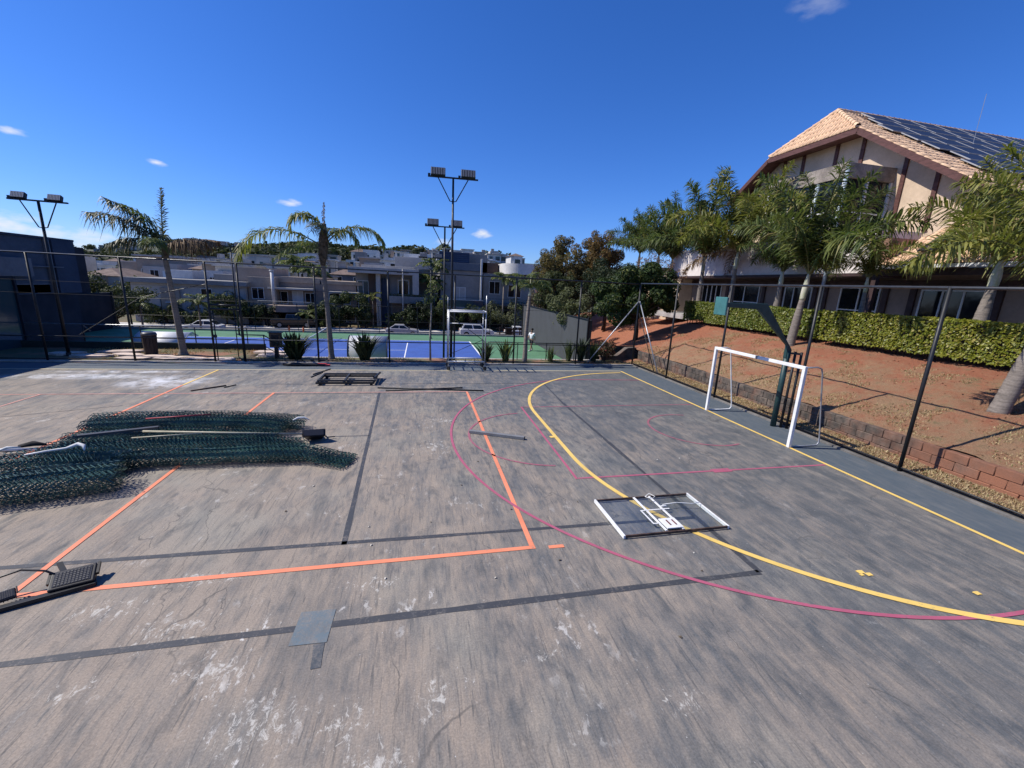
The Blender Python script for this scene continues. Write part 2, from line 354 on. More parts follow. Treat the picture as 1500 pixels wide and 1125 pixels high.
ORANGE = line_mat('orange_line_paint', (.78, .25, .13), .42); ORANGE2 = line_mat('faded_orange_paint', (.62, .30, .24), .75)
YEL = line_mat('yellow_line_paint', (.76, .52, .14), .36); YEL2 = line_mat('pale_yellow_paint', (.70, .60, .38), .35)
PINK = line_mat('pink_line_paint', (.40, .095, .155), .5); PINK2 = line_mat('faded_pink_paint', (.34, .10, .14), .7)
DARK = line_mat('dark_seam_paint', (.048, .05, .055), .5); PATCH = line_mat('blue_patch_paint', (.115, .155, .18), .85)
# dark joints and painted-out lines lie lowest, then the colours in the order in which they cross
for pts, w in ((seg((-9, 3.98), (4.47, 4.06)), .085), (seg((4.47, 4.06), (4.46, 12.3)), .085), (seg((-9, 5.60), (4.43, 5.44)), .075), (seg((-1.06, 5.46), (-1.34, 13.75)), .07),
               (seg((-5.2, 15.0), (4.6, 15.0)), .035), (seg((-5, 13.68), (2.6, 13.68)), .03), (seg((4.46, 12.3), (4.6, 15.0)), .05), (seg((-12, 10.8), (-7.8, 12.6)), .025), (seg((-2.2, 9.78), (-1.2, 9.78)), .03)):
    strip(pts, w, DARK, 'dark_joint', .003, jit=.5)
tag(strip(seg((-1.12, 4.25), (-1.13, 3.80)), .36, PATCH, 'repair_patch', .0055), 'small blue-grey painted repair patch')
strip(seg((-1.02, 3.79), (-.99, 3.5)), .10, line_mat('drip_paint', (.055, .065, .075), .8), 'paint_drip', .0045, jit=.8)
for pts, w, mt, z in (
    (seg((-16.4, 13.87), (1.54, 13.82)), .06, ORANGE2, .006), (seg((-16.5, 4.92), (1.58, 5.03)), .075, ORANGE, .006), (seg((1.54, 5.06), (1.52, 13.8)), .075, ORANGE, .007),
    (seg((-4.48, 5.02), (-4.50, 13.85)), .07, ORANGE, .007), (seg((-7.47, 5.02), (-7.49, 14.9)), .075, ORANGE, .007), (seg((-10.46, 5.02), (-10.5, 13.85)), .06, ORANGE2, .007), (seg((1.77, 5.0), (2.0, 5.0)), .07, ORANGE, .006),
    (seg((-7.49, 14.9), (-7.46, 17.3)), .07, YEL, .007), (seg((-26, 17.36), (8.98, 17.36)), .07, YEL2, .008), (seg((8.98, -2), (8.98, 17.32)), .085, YEL, .006),
    ([(2.95 + .05, 7.05)] + seg((3.0, 7.05), (8.93, 7.05)), .052, PINK, .005), (seg((2.96, 7.02), (2.99, 11.9)), .055, PINK, .006), (seg((2.99, 11.9), (8.93, 11.9)), .05, PINK2, .005),
    (arc(2.95, 9.47, 1.82, 97, 263), .055, PINK2, .007), (arc(7.4, 9.6, 1.25, 70, 290), .055, PINK2, .007), (seg((6.0, 7.05), (6.45, 7.06)), .16, PINK, .0058)):
    strip(pts, w, mt, z=z)
strip(seg((8.93, 2.9), (7.3, 2.9), 4) + arc(7.15, 9.35, 6.45, 270, 102, 80) + seg((6.2, 15.62), (8.93, 15.5), 4), .056, PINK, z=.0085)
strip(seg((8.93, 2.42), (8.7, 2.42), 2) + arc(8.98, 8.12, 5.72, 268, 180, 40) + arc(8.98, 11.25, 5.72, 180, 92, 40), .095, YEL, z=.0095)
for i, (x, y, r) in enumerate(((5.9, 3.84, .05), (5.97, 3.78, .045), (5.86, 3.79, .03), (7.06, 3.25, .045), (3.2, 9.3, .09))):
    strip([(x - r, y), (x, y + r * .15), (x + r, y)], r * 1.3, YEL, 'paint_splash', .0105)

# verge: stepping stones
STONE = M('pink_stone', (.60, .48, .40), .8, .25, 2.5, bump=.4, bscale=30); CONC = M('concrete', (.36, .34, .32), .85, .25, 1.6, bump=.35, bscale=45)
stone_meshes = []
for k in range(5):
    n = 6; pl = [((.62 + .2 * rnd.random()) * math.cos(2 * math.pi * i / n + .2), (.30 + .1 * rnd.random()) * math.sin(2 * math.pi * i / n + .2)) for i in range(n)]
    me = MB().prism(pl, 'z', -.05, .06).mesh('stepping_stone'); me.materials.append(STONE); stone_meshes.append(me)
for i, (x, y) in enumerate(((-14.2, 20.3), (-13.0, 19.8), (-12.6, 20.9), (-11.3, 19.35), (-9.9, 19.4), (-9.2, 19.25), (-11.9, 20.1), (-8.1, 19.25), (-10.6, 19.75), (-6.6, 20.4), (-6.9, 21.2))):
    o = inst('stepping_stone', stone_meshes[i % 5], None, (x, y, .03), (0, 0, rnd.uniform(-.3, .3)), (rnd.uniform(.8, 1.15), rnd.uniform(.8, 1.1), 1))
    tag(o, 'pale pink irregular stepping stone set in the verge behind the far fence', 'stepping stone', 'stepping stones in the verge')
for (x0, x1) in ((-17, -8.12), (-6.95, 10.3)):
    pass
tag(MB().box(-17.2, 10.36, 18.66, 18.84, -.2, .055).build('kerb', CONC, bevel=.01), kind='structure')
tag(MB().box(10.24, 10.40, -8, 18.655, -.3, .045).build('kerb', M('dark_concrete', (.16, .15, .14), .85, .25, 2), bevel=.01), kind='structure')

# right: strip of dry grass, block wall, red bank
m, nt, b = nodes('red_bank_soil'); co = geo_pos(nt)
n1 = tex(nt, co, .9, 6, .7, None, .3); n2 = tex(nt, co, 9, 6, .75); n3 = tex(nt, co, 55, 4, .8); n4 = tex(nt, co, 3.2, 5, .7)
soil = mix(nt, n2, (.25, .082, .040), (.40, .155, .082)); straw = mix(nt, n3, (.20, .105, .055), (.43, .275, .155)); grn = mix(nt, n2, (.09, .095, .035), (.17, .15, .07))
sep = N(nt, 'ShaderNodeSeparateXYZ'); nt.links.new(co, sep.inputs[0])
k = mth(nt, 'ADD', mth(nt, 'MULTIPLY', n1, .55), mth(nt, 'ADD', mth(nt, 'MULTIPLY', n4, .3), mth(nt, 'MULTIPLY', n2, .2)))
k = mth(nt, 'ADD', k, ramp(nt, sep.outputs[0], 11.3, 15.5, .08, -.07)); k = mth(nt, 'ADD', k, ramp(nt, sep.outputs[1], 18, 22, 0, -.25))
c = mix(nt, ramp(nt, k, .45, .61), soil, straw); c = mix(nt, mth(nt, 'MULTIPLY', ramp(nt, n4, .56, .66), ramp(nt, sep.outputs[1], 13, 8, 0, .6)), c, grn)
hsv = N(nt, 'ShaderNodeHueSaturation'); nt.links.new(c, hsv.inputs['Color']); nt.links.new(ramp(nt, n3, .25, .75, .62, 1.3), hsv.inputs['Value'])
nt.links.new(hsv.outputs[0], b.inputs['Base Color']); b.inputs['Roughness'].default_value = .95; bumpn(nt, b, mth(nt, 'ADD', n3, n2), 1.0, .05)
BANK = m
def bz(x, y): return bank_z(x, y) if x > 11.15 else .0
tag(grid(frange(11.2, 17, .14) + [18, 20, 24, 30, 40, 60], frange(-6, 22, .16) + frange(22.5, 45, .5), bank_z).build('embankment', BANK, fix=False, smooth=True), kind='structure')
tag(grid(frange(10.38, 11.12, .1), frange(-8, 19.9, .2), lambda x, y: .02 + .16 * (x - 10.38) + .02 * nz2(x, y, 2) + .01 * nz2(x, y, 9)).build('grass_strip', BANK, fix=False, smooth=True), kind='structure')
# dry grass blades on the bank and strip (nobody could count them)
DRY = leafmat('dry_grass', (.30, .215, .105), (.42, .33, .19), (.13, .14, .05), .2, .8)
mb = MB(); rg = random.Random(5)
for i in range(60000):
    if rg.random() < .3: x = rg.uniform(10.42, 11.02); y = rg.uniform(-2, 19.5); z = .02 + .16 * (x - 10.38); h = rg.uniform(.02, .06)
    else:
        x = rg.uniform(11.3, 15.0); y = rg.uniform(2, 20); h = rg.uniform(.015, .05)
        if nz2(x, y, .9, 9) + .5 * nz2(x, y, 3, 9) < .0: continue
        z = bank_z(x, y)
    a = rg.uniform(0, 6.28); w = rg.uniform(.008, .02); dx, dy = math.cos(a), math.sin(a); t = rg.uniform(-1, 1) * h * 1.4
    mb.add([(x - dx * w, y - dy * w, z - .005), (x + dx * w, y + dy * w, z - .005), (x + t * dy + w * .2, y - t * dx, z + h)], [(0, 1, 2)])
for i in range(9000):
    x = rg.uniform(-14, 10.2); y = rg.uniform(18.9, 22.2)
    if nz2(x, y, .7, 2) < -.1 or (x > -7.4 and y > 20.1): continue
    a = rg.uniform(0, 6.28); w = .015; h = rg.uniform(.03, .08); dx, dy = math.cos(a), math.sin(a)
    mb.add([(x - dx * w, y - dy * w, 0.0), (x + dx * w, y + dy * w, 0.0), (x + rg.uniform(-.04, .04), y + rg.uniform(-.04, .04), h + .02)], [(0, 1, 2)])
cl_ = MB(); rg2 = random.Random(31)
for i in range(5200):
    x = 11.25 + 3.9 * rg2.random() ** 1.3; y = rg2.uniform(1.5, 23); z = bank_z(x, y); s = .008 + .03 * rg2.random() ** 4
    if rg2.random() < .1: x = rg2.uniform(10.42, 11.05); z = .02 + .16 * (x - 10.38)
    q = [Vector((rg2.uniform(.6, 1) * a, rg2.uniform(.6, 1) * b_, rg2.uniform(.5, .9) * c_)) * s + Vector((x, y, z + s * .25)) for a, b_, c_ in ((1, 0, 0), (-1, 0, 0), (0, 1, 0), (0, -1, 0), (0, 0, 1), (0, 0, -1))]
    cl_.add(q, [(0, 2, 4), (2, 1, 4), (1, 3, 4), (3, 0, 4), (2, 0, 5), (1, 2, 5), (3, 1, 5), (0, 3, 5)])
tag(cl_.build('soil_clods', BANK, fix=False), 'small clods and stones scattered over the red bank', 'clods', kind='stuff')
tag(mb.build('dry_grass', DRY, fix=False), 'short dry grass on the bank and verge', 'grass', kind='stuff')

# concrete block retaining wall, each block a piece
m, nt, b = nodes('wall_block'); co = geo_pos(nt); oi = N(nt, 'ShaderNodeObjectInfo'); sep = N(nt, 'ShaderNodeSeparateXYZ'); nt.links.new(co, sep.inputs[0])
g = mix(nt, oi.outputs['Random'], (.085, .068, .055), (.14, .11, .088)); g = mix(nt, ramp(nt, tex(nt, co, 3.5, 6, .7), .40, .62), g, (.036, .032, .028))
k = mth(nt, 'ADD', ramp(nt, sep.outputs[1], 8.2, 6.0, 0, .8), mth(nt, 'MULTIPLY', mth(nt, 'SUBTRACT', tex(nt, co, 2.2, 5), .5), 1.6)); k = mth(nt, 'ADD', k, ramp(nt, sep.outputs[2], .25, .08, 0, .45), True)
g = mix(nt, k, g, (.235, .098, .055)); gr = tex(nt, co, 60, 4, .8)
hsv = N(nt, 'ShaderNodeHueSaturation'); nt.links.new(g, hsv.inputs['Color']); nt.links.new(ramp(nt, gr, .25, .75, .7, 1.25), hsv.inputs['Value']); nt.links.new(hsv.outputs[0], b.inputs['Base Color']); b.inputs['Roughness'].default_value = .92; bumpn(nt, b, gr, .6, .012)
BLOCK = m
wall = thing('retaining_wall', 'low wall of dark weathered concrete blocks, stained red, holding the bank behind the goal', 'wall', (11.17, 9, .0))
MB().box(11.12, 11.24, -5.9, 19.75, -.2, .575).build('mortar', M('wall_mortar', (.10, .075, .055), .95, .3, 4), wall)
bms = []
for k in range(4):
    me = MB().cbox(-.09, .09, -.208, .208, -.097, .097, .012).mesh('block'); me.materials.append(BLOCK)
    for v in me.vertices: v.co.x += rnd.uniform(-.007, .007); v.co.z += rnd.uniform(-.005, .005); v.co.y += rnd.uniform(-.004, .004)
    bms.append(me)
nb = 0
for c_ in range(3):
    y = -5.7 + (.21 if c_ % 2 else 0)
    while y < 19.6:
        if nb < 190: inst('block', bms[rnd.randrange(4)], wall, (rnd.uniform(-.008, .006) - .005, y - 9, .10 + c_ * .2 + .012 * nz2(0, y, .4)), (0, rnd.uniform(-.015, .015), rnd.uniform(-.012, .012)))
        y += .42; nb += 1
MB().prism([(19.7, -.2), (21.6, -.2), (21.6, .28), (20.9, .3), (20.0, .75), (19.7, .72)], 'y', 10.95, 11.15).build('wing_wall', BLOCK, wall) if False else None
wg = thing('wing_wall', 'short sloped red-stained concrete wing wall beyond the fence corner under the leafy tree', 'wall', (11.0, 20.4, 0))
MB().prism([(9.3, -.3), (11.2, -.3), (11.2, .66), (10.75, .62), (10.2, .2), (9.3, .16)], 'y', 20.25, 20.5).build('panel', BLOCK, wg, bevel=.02)
MB().prism([(9.25, .165), (10.2, .205), (10.75, .625), (11.22, .665), (11.22, .70), (10.72, .66), (10.18, .24), (9.25, .20)], 'y', 20.2, 20.55).build('coping', BLOCK, wg)

# ================================================================== TENNIS COURT (1.5 m lower)
TZ = -1.5
GRN = M('green_acrylic', (.082, .190, .100), .75, .12, .8, bump=.15); BLU = M('blue_acrylic', (.040, .092, .33), .75, .12, .8, bump=.15); WHL = M('white_line_paint', (.78, .78, .76), .6, .08, 3)
tennis = tag(MB().box(-25.6, 10.2, 20.55, 41.4, TZ - .3, TZ).build('tennis_court', GRN), kind='structure')
def sheet(x0, x1, y0, y1, z, mat, name, par): return MB().box(x0, x1, y0, y1, z - .003, z).build(name, mat, par)
sheet(-19.47, 4.3, 26.42, 37.4, TZ + .004, BLU, 'playing_area', tennis)
for (x0, x1, y0, y1) in ((-19.47, 4.3, 37.33, 37.40), (-19.47, 4.3, 26.42, 26.49), (4.2, 4.3, 26.5, 37.32), (-19.47, -19.37, 26.5, 37.32), (-19.3, 4.15, 36.03, 36.09), (-19.3, 4.15, 27.76, 27.82), (-1.15, -1.08, 27.83, 36.02), (-14.1, -14.03, 27.83, 36.02), (-14.0, -1.17, 31.88, 31.94)):
    sheet(x0, x1, y0, y1, TZ + .009, WHL, 'court_line', tennis)
tag(MB().box(-26.2, -7.0, 22.35, 22.7, -1.9, -.02).box(-7.24, -7.0, 20.5, 22.345, -1.9, -.02).box(-7.24, 10.4, 20.24, 20.495, -1.9, -.02).build('terrace_wall', CONC), kind='structure')
tag(MB().box(-25.6, 10.3, 41.45, 41.65, -1.9, -1.35).build('kerb', CONC), kind='structure')
# street
ASPH = M('asphalt', (.060, .058, .058), .9, .2, 1.2, bump=.4); PAVE = M('pale_pavement', (.50, .47, .43), .85, .15, 1.2); PAVE2 = M('pink_pavement', (.42, .30, .24), .85, .2, 1.5)
tag(MB().box(-160, 140, 53.2, 59.6, -3.9, -3.40).build('street', ASPH), kind='structure')
tag(MB().box(-160, 140, 50.9, 53.15, -3.9, -3.27).build('pavement', PAVE2, bevel=.02), kind='structure')
tag(MB().box(-160, 140, 59.65, 62.4, -3.9, -3.27).build('pavement', PAVE, bevel=.02), kind='structure')
# ================================================================== THINGS ON THE COURT
WHITE = M('white_paint', (.72, .72, .71), .5, .1, 4); STEEL = M('galvanised_tube', (.42, .43, .45), .42, .15, 8, metal=.6); BLACKM = M('black_steel', (.012, .013, .016), .5, .3, 6)
GREEN_M = M('dark_green_steel', (.018, .05, .05), .45, .2, 5); RUST = M('rusty_steel', (.10, .06, .045), .7, .4, 9); PVC = M('grey_plastic', (.2, .2, .2), .5, .15, 3)
# goal
g = thing('goal', 'white tubular futsal goal without a net standing on the yellow baseline', 'goal', (9.0, 9.7, 0))
for y in (8.10, 11.25): MB().box(8.94, 9.02, y - .04, y + .04, .0, 1.98).build('post', WHITE, g, bevel=.008)
MB().box(8.94, 9.02, 8.06, 11.29, 1.98, 2.06).build('crossbar', WHITE, g, bevel=.008)
MB().box(8.936, 9.024, 9.55, 9.62, 1.976, 2.064).build('tape_band', PVC, g)
for y in (8.10, 11.25):
    MB().tube([(9.0, y, 2.03), (9.35, y, 2.04), (9.47, y, 2.0), (9.52, y, 1.88), (9.86, y, .25), (9.88, y, .1), (9.82, y, .03), (9.5, y, .02), (9.02, y, .02)], .018, 8).build('back_stay', STEEL if y < 9 else WHITE, g, smooth=True)
# basketball stand
g = thing('basketball_stand', 'dark green cantilever basketball post with a bare mounting plate and no backboard', 'basketball stand', (9.98, 9.62, 0))
MB().tube([(9.98, 9.64, 0), (9.98, 9.64, 2.2)], .075, 16).build('post', GREEN_M, g, smooth=True)
MB().prism([(9.90, 2.0), (10.06, 2.0), (10.05, 2.25), (9.0, 3.46), (7.66, 3.44), (7.66, 3.33), (8.75, 3.30), (9.9, 2.35)], 'y', 9.59, 9.69).build('cantilever_arm', GREEN_M, g, bevel=.01)
MB().cbox(7.60, 7.65, 9.42, 9.86, 3.12, 3.58, .01).build('mounting_plate', M('teal_steel', (.05, .16, .16), .5, .15, 4), g)
for x, y in ((10.11, 9.51), (10.2, 9.40)): MB().tube([(x, y, 0), (x, y, 2.2)], .035, 10).build('brace_post', BLACKM, g, smooth=True)
MB().bar((9.98, 9.60, 2.15), (10.22, 9.38, 2.15), .05).build('tie_bar', BLACKM, g)
# backboard lying on the court
bb = thing('backboard', 'clear acrylic basketball backboard with white frame and rim bracket lying flat on the court', 'backboard', (3.86, 5.58, 0))
Mb = Matrix.Translation((3.86, 5.58, 0)) @ Matrix.Rotation(R(.6), 4, 'Z')
W2, H2 = .92, .545
def bbx(x0, x1, y0, y1, z0, z1): return MB().box(x0, x1, y0, y1, z0, z1, Mb)
m, nt, b = nodes('clear_acrylic'); b.inputs['Base Color'].default_value = (.92, .95, .96, 1); b.inputs['Roughness'].default_value = .12
tr = N(nt, 'ShaderNodeBsdfTransparent'); tr.inputs[0].default_value = (.95, .97, .98, 1); ms = N(nt, 'ShaderNodeMixShader'); lw = N(nt, 'ShaderNodeLayerWeight'); lw.inputs[0].default_value = .25
gl = N(nt, 'ShaderNodeBsdfGlossy'); gl.inputs['Roughness'].default_value = .12; ad = N(nt, 'ShaderNodeMixShader'); ad.inputs[0].default_value = .06; nt.links.new(gl.outputs[0], ad.inputs[1]); nt.links.new(b.outputs[0], ad.inputs[2])
nt.links.new(ramp(nt, lw.outputs['Fresnel'], 0, 1, .03, .16), ms.inputs[0]); nt.links.new(tr.outputs[0], ms.inputs[1]); nt.links.new(gl.outputs[0], ms.inputs[2]); nt.links.new(ms.outputs[0], nt.nodes['Material Output'].inputs[0])
bbx(-W2 + .03, W2 - .03, -H2 + .03, H2 - .03, .042, .054).build('acrylic_pane', m, bb)
for n_, a in (('frame_side', (-W2, -W2 + .03, -H2, H2, .012, .062)), ('frame_side', (W2 - .03, W2, -H2, H2, .012, .062)), ('frame_rail', (-W2 + .031, W2 - .031, H2 - .02, H2, .02, .060)), ('frame_rail', (-W2 + .031, W2 - .031, -H2, -H2 + .02, .02, .060))):
    bbx(*a).build(n_, WHITE if n_ == 'frame_side' else RUST, bb)
for a in ((-.2, -.165, -H2 + .031, H2 - .031, .055, .068), (.10, .135, -H2 + .031, H2 - .031, .055, .068)): bbx(*a).build('support_strut', WHITE, bb)
for a in ((-.30, .24, .06, .085, .0685, .072), (-.30, -.275, -.33, .059, .0685, .072), (-.274, -.205, -.33, -.305, .0685, .072), (.14, .24, .15, .18, .0685, .072)): bbx(*a).build('target_line', WHITE, bb)
bbx(-.15, .13, -.49, -.22, .069, .085).build('rim_bracket', WHITE, bb)
for x in (-.06, .04): bbx(x, x + .02, -.42, -.28, .0855, .094).build('bolt_strip', M('dark_red_bolt', (.12, .02, .02), .6, .2, 5), bb)
MB().tube([Mb @ Vector((.16, .16, .1)), Mb @ Vector((.45, .19, .1)), Mb @ Vector((.7, .12, .1)), Mb @ Vector((.88, .14, .1))], .006, 6).build('cable', WHITE, bb, smooth=True)
MB().tube([Mb @ Vector((-.02, .42, .12)), Mb @ Vector((.1, .5, .13)), Mb @ Vector((.16, .4, .12)), Mb @ Vector((.06, .33, .12)), Mb @ Vector((-.02, .42, .12))], .006, 6).build('net_ring', WHITE, bb, smooth=True)

# rolls of chain-link mesh taken off the fence
m, nt, b = nodes('green_coated_wire'); co = geo_pos(nt); b.inputs['Roughness'].default_value = .38; b.inputs['Specular IOR Level'].default_value = .5
nt.links.new(mix(nt, ramp(nt, tex(nt, co, 2.0, 4), .35, .65), (.014, .042, .038), (.044, .110, .092)), b.inputs['Base Color']); WIRE = m
def mesh_roll(path, r0, r1, label, layers=5, p=.08, sq=.8, flare=0, seed=1, wr=.0058):
    rg = random.Random(seed); P = [Vector(q) for q in path]
    # arc-length table
    ls = [0]
    for i in range(len(P) - 1): ls.append(ls[-1] + (P[i + 1] - P[i]).length)
    L = ls[-1]
    def at(s):
        s = min(max(s, 0), L - 1e-6)
        for i in range(len(P) - 1):
            if s <= ls[i + 1]:
                t = (s - ls[i]) / (ls[i + 1] - ls[i]); d = (P[min(i + 2, len(P) - 1)] - P[i]).lerp(P[i + 1] - P[max(i - 1, 0)], 1 - t) if 0 else (P[i + 1] - P[i]); d = d.normalized()
                return P[i].lerp(P[i + 1], t), Vector((-d.y, d.x, 0))
    root = thing('chain_link_roll', label, 'mesh roll', (P[0].x, P[0].y, 0), 'rolls of green chain-link mesh')
    mb = MB()
    for l in range(layers):
        rr = r0 + (r1 - r0) * l / max(layers - 1, 1); nth = max(6, int(2 * math.pi * rr / p)); nu = int(L / p); offs = rg.uniform(0, 6); us = rg.uniform(-.12, .0)
        def pt(i, j):
            s = i * p + us * rg.uniform(.9, 1.1); th = offs + 2 * math.pi * j / nth
            c, n = at(s); k = 1.0
            if flare and s > L - flare: k = 1 - .8 * (s - L + flare) / flare
            wob = 1 + .22 * nz2(s * 1.1, math.cos(th) * 1.5, 1., seed + l * .15) + .04 * nz2(s * 5, th * 2, 1., seed + 3)
            q = c + n * (rr * wob * math.cos(th) * (1.15 if k == 1 else 1.15 + (1 - k))) + Vector((0, 0, r1 * sq * k + .004 + rr * sq * k * wob * math.sin(th)))
            q += Vector((rg.uniform(-1, 1), rg.uniform(-1, 1), rg.uniform(-1, 1))) * .006; q.z -= .05 * max(0, nz2(s, seed, .9, 5)) * math.sin(th) ; q.z = max(q.z, .005); return q
        G = [[pt(i, j) for j in range(nth)] for i in range(nu + 1)]
        for i in range(nu):
            for j in range(0, nth):
                a = G[i + (j % 2)][j]; b_ = G[i + ((j + 1) % 2)][(j + 1) % nth]
                d = b_ - a
                if d.length < 1e-4: continue
                u = d.orthogonal().normalized() * wr; w = d.normalized().cross(u)
                n0 = len(mb.v)
                for e in (a - d * .03, b_ + d * .03):
                    for t in range(3): q = e + u * math.cos(t * 2.094) + w * math.sin(t * 2.094); mb.v.append((q.x, q.y, q.z))
                mb.f += [(n0, n0 + 1, n0 + 4, n0 + 3), (n0 + 1, n0 + 2, n0 + 5, n0 + 4), (n0 + 2, n0, n0 + 3, n0 + 5)]
    mb.build('wire_mesh', WIRE, root, fix=False, kind='stuff')
    return root
mesh_roll([(-7.3, 10.75), (-6.2, 10.95), (-4.5, 10.8), (-2.75, 10.35)].__class__([(-7.3, 10.75, 0), (-6.2, 10.95, 0), (-4.5, 10.8, 0), (-2.7, 10.32, 0)]), .05, .21, 'chain-link roll farthest back in the heap, with a white tie at its end', 6, seed=2)
mesh_roll([(-7.1, 10.2, .05), (-5.5, 10.38, .05), (-3.6, 10.15, .05), (-3.0, 10.0, 0)], .05, .21, 'chain-link roll lying second from the back with a red-tipped rod on it', 6, seed=3)
mesh_roll([(-7.0, 9.55, 0), (-5.5, 9.75, 0), (-3.5, 9.5, 0), (-2.9, 9.35, 0)], .05, .21, 'flattened chain-link roll in the middle of the heap under two poles', 6, seed=4)
mesh_roll([(-6.9, 8.95, 0), (-5.4, 9.1, 0), (-3.6, 9.0, 0), (-2.3, 8.85, 0)], .05, .20, 'chain-link roll just behind the long tapering one', 6, seed=5)
mesh_roll([(-6.0, 8.35, 0), (-4.8, 8.5, 0), (-3.4, 8.5, 0), (-2.2, 8.45, 0), (-1.25, 8.2, 0)], .04, .21, 'long front chain-link roll tapering to a frayed point on the bare court', 6, seed=6, flare=1.1)
mesh_roll([(-7.6, 8.15, 0), (-6.6, 8.35, 0), (-5.5, 8.25, 0), (-5.05, 8.0, 0)], .06, .27, 'thick short chain-link roll with white cloth strips caught on top', 6, seed=7)
mesh_roll([(-7.0, 7.05, 0), (-6.2, 7.3, 0), (-5.4, 7.5, 0), (-4.85, 7.65, 0)], .06, .30, 'thick loose chain-link roll at the front left end of the heap', 6, seed=8)
# loose bits on and round the heap
def rod(name, label, cat, pts, r, mat, n=8, box=None, group=None):
    t = thing(name, label, cat, (pts[0][0], pts[0][1], 0), group)
    if box:
        MB().bar(pts[0], pts[-1], *box).build('bar', mat, t, bevel=.004)
        d = (Vector(pts[-1]) - Vector(pts[0])).normalized() * .012
        MB().bar(Vector(pts[-1]), Vector(pts[-1]) + d, box[0] * .8, box[1] * .8).build('end_cap', BLACKM, t)
    else:
        MB().tube(pts, r, n).build('tube', mat, t, smooth=True)
        d = (Vector(pts[-1]) - Vector(pts[0])).normalized() * .012
        MB().tube([Vector(pts[-1]), Vector(pts[-1]) + d], r * .8, n).build('end_cap', BLACKM, t)
    return t
CLOTH = M('white_cloth', (.66, .66, .64), .9, .1, 5); BEIGE = M('beige_tube', (.42, .38, .27), .5, .15, 6); REDM = M('red_paint', (.36, .05, .06), .5, .2, 6); GREYB = M('dark_grey_channel', (.07, .07, .075), .5, .2, 6)
rod('pole', 'long pale pole lying across the mesh heap up to the fallen lamp', 'pole', [(-5.55, 9.4, .37), (-2.55, 9.35, .24)], .022, BEIGE)
rod('pole', 'short thin beige pole below the long pale one on the mesh', 'pole', [(-5.55, 9.05, .36), (-4.4, 9.2, .37)], .014, BEIGE)
rod('channel_bar', 'dark grey channel bar lying slanted on the mesh heap', 'bar', [(-6.5, 9.15, .39), (-5.35, 9.55, .40)], 0, GREYB, box=(.09, .05))
rod('rod', 'thin rod with a red end resting on the back mesh rolls', 'rod', [(-5.9, 10.15, .40), (-4.75, 10.4, .40)], .016, REDM)
rod('pole', 'white pole with a dark end lying left of the mesh heap', 'pole', [(-9.6, 9.55, .03), (-7.4, 9.46, .03)], .032, WHITE)
t = thing('cloth_strip', 'white cloth strip twisted on top of the thick mesh roll', 'cloth', (-6.3, 8.2, .4))
MB().tube([(-6.55, 8.1, .45), (-6.3, 8.2, .47), (-6.1, 8.3, .47), (-5.95, 8.36, .52), (-5.85, 8.33, .50), (-5.8, 8.25, .44)], [.012, .018, .02, .035, .03, .01], 8).build('fabric', CLOTH, t, smooth=True)
t = thing('cloth_strip', 'white cloth loop hanging over the left end of the mesh', 'cloth', (-7.2, 8.2, .3))
MB().tube([(-7.3, 8.5, .36), (-7.05, 8.45, .46), (-6.9, 8.5, .44)], [.012, .022, .01], 8).build('fabric', CLOTH, t, smooth=True)
MB().tube([(-7.0, 8.6, .42), (-6.8, 8.62, .46), (-6.6, 8.6, .44)], [.03, .05, .02], 8).build('dark_rag', M('dark_rag', (.02, .018, .018), .9, .2, 5), t, smooth=True)
t = thing('cloth_tie', 'scrap of white tie at the end of the back mesh roll', 'cloth', (-2.75, 10.3, .2))
MB().tube([(-2.95, 10.15, .30), (-2.85, 10.2, .34), (-2.72, 10.25, .33), (-2.6, 10.2, .28)], [.015, .03, .025, .01], 6).build('fabric', CLOTH, t, smooth=True)
# floodlight lying by the heap
BODY = M('black_lamp_body', (.013, .012, .014), .45, .2, 6); LENS = glassmat('lamp_lens', (.03, .03, .035), .25)
t = thing('fallen_floodlight', 'black floodlight with a tilted square lens lying right of the mesh heap', 'floodlight', (-2.35, 9.62, 0))
Mt = Matrix.Translation((-2.35, 9.55, .12)) @ Matrix.Rotation(R(8), 4, 'Z') @ Matrix.Rotation(R(-38), 4, 'X')
def lamp(mb_, y0, y1, w0, w1, z0, z1):
    vs = [Mt @ Vector(p) for p in ((-w0, y0, z0), (w0, y0, z0), (w0, y0, z1), (-w0, y0, z1), (-w1, y1, z0), (w1, y1, z0), (w1, y1, z1), (-w1, y1, z1))]
    return mb_.add(vs, [(0, 1, 2, 3), (7, 6, 5, 4), (0, 4, 5, 1), (1, 5, 6, 2), (2, 6, 7, 3), (3, 7, 4, 0)])
lamp(MB(), -.16, .1, .24, .14, -.06, .1).build('housing', BODY, t, bevel=.01)
lamp(MB(), -.175, -.163, .2, .2, -.045, .085).build('lens', LENS, t)
for s in (-1, 1): MB().bar(Mt @ Vector((s * .2, .0, 0)), Mt @ Vector((s * .22, .30, .06)), .03, .012).build('bracket', BODY, t)
lamp(MB(), .105, .22, .12, .14, -.03, .08).build('ballast_box', BODY, t, bevel=.008)
MB().bar((-2.1, 9.62, .05), (-1.95, 9.68, .04), .02).build('cable_stub', BODY, t)
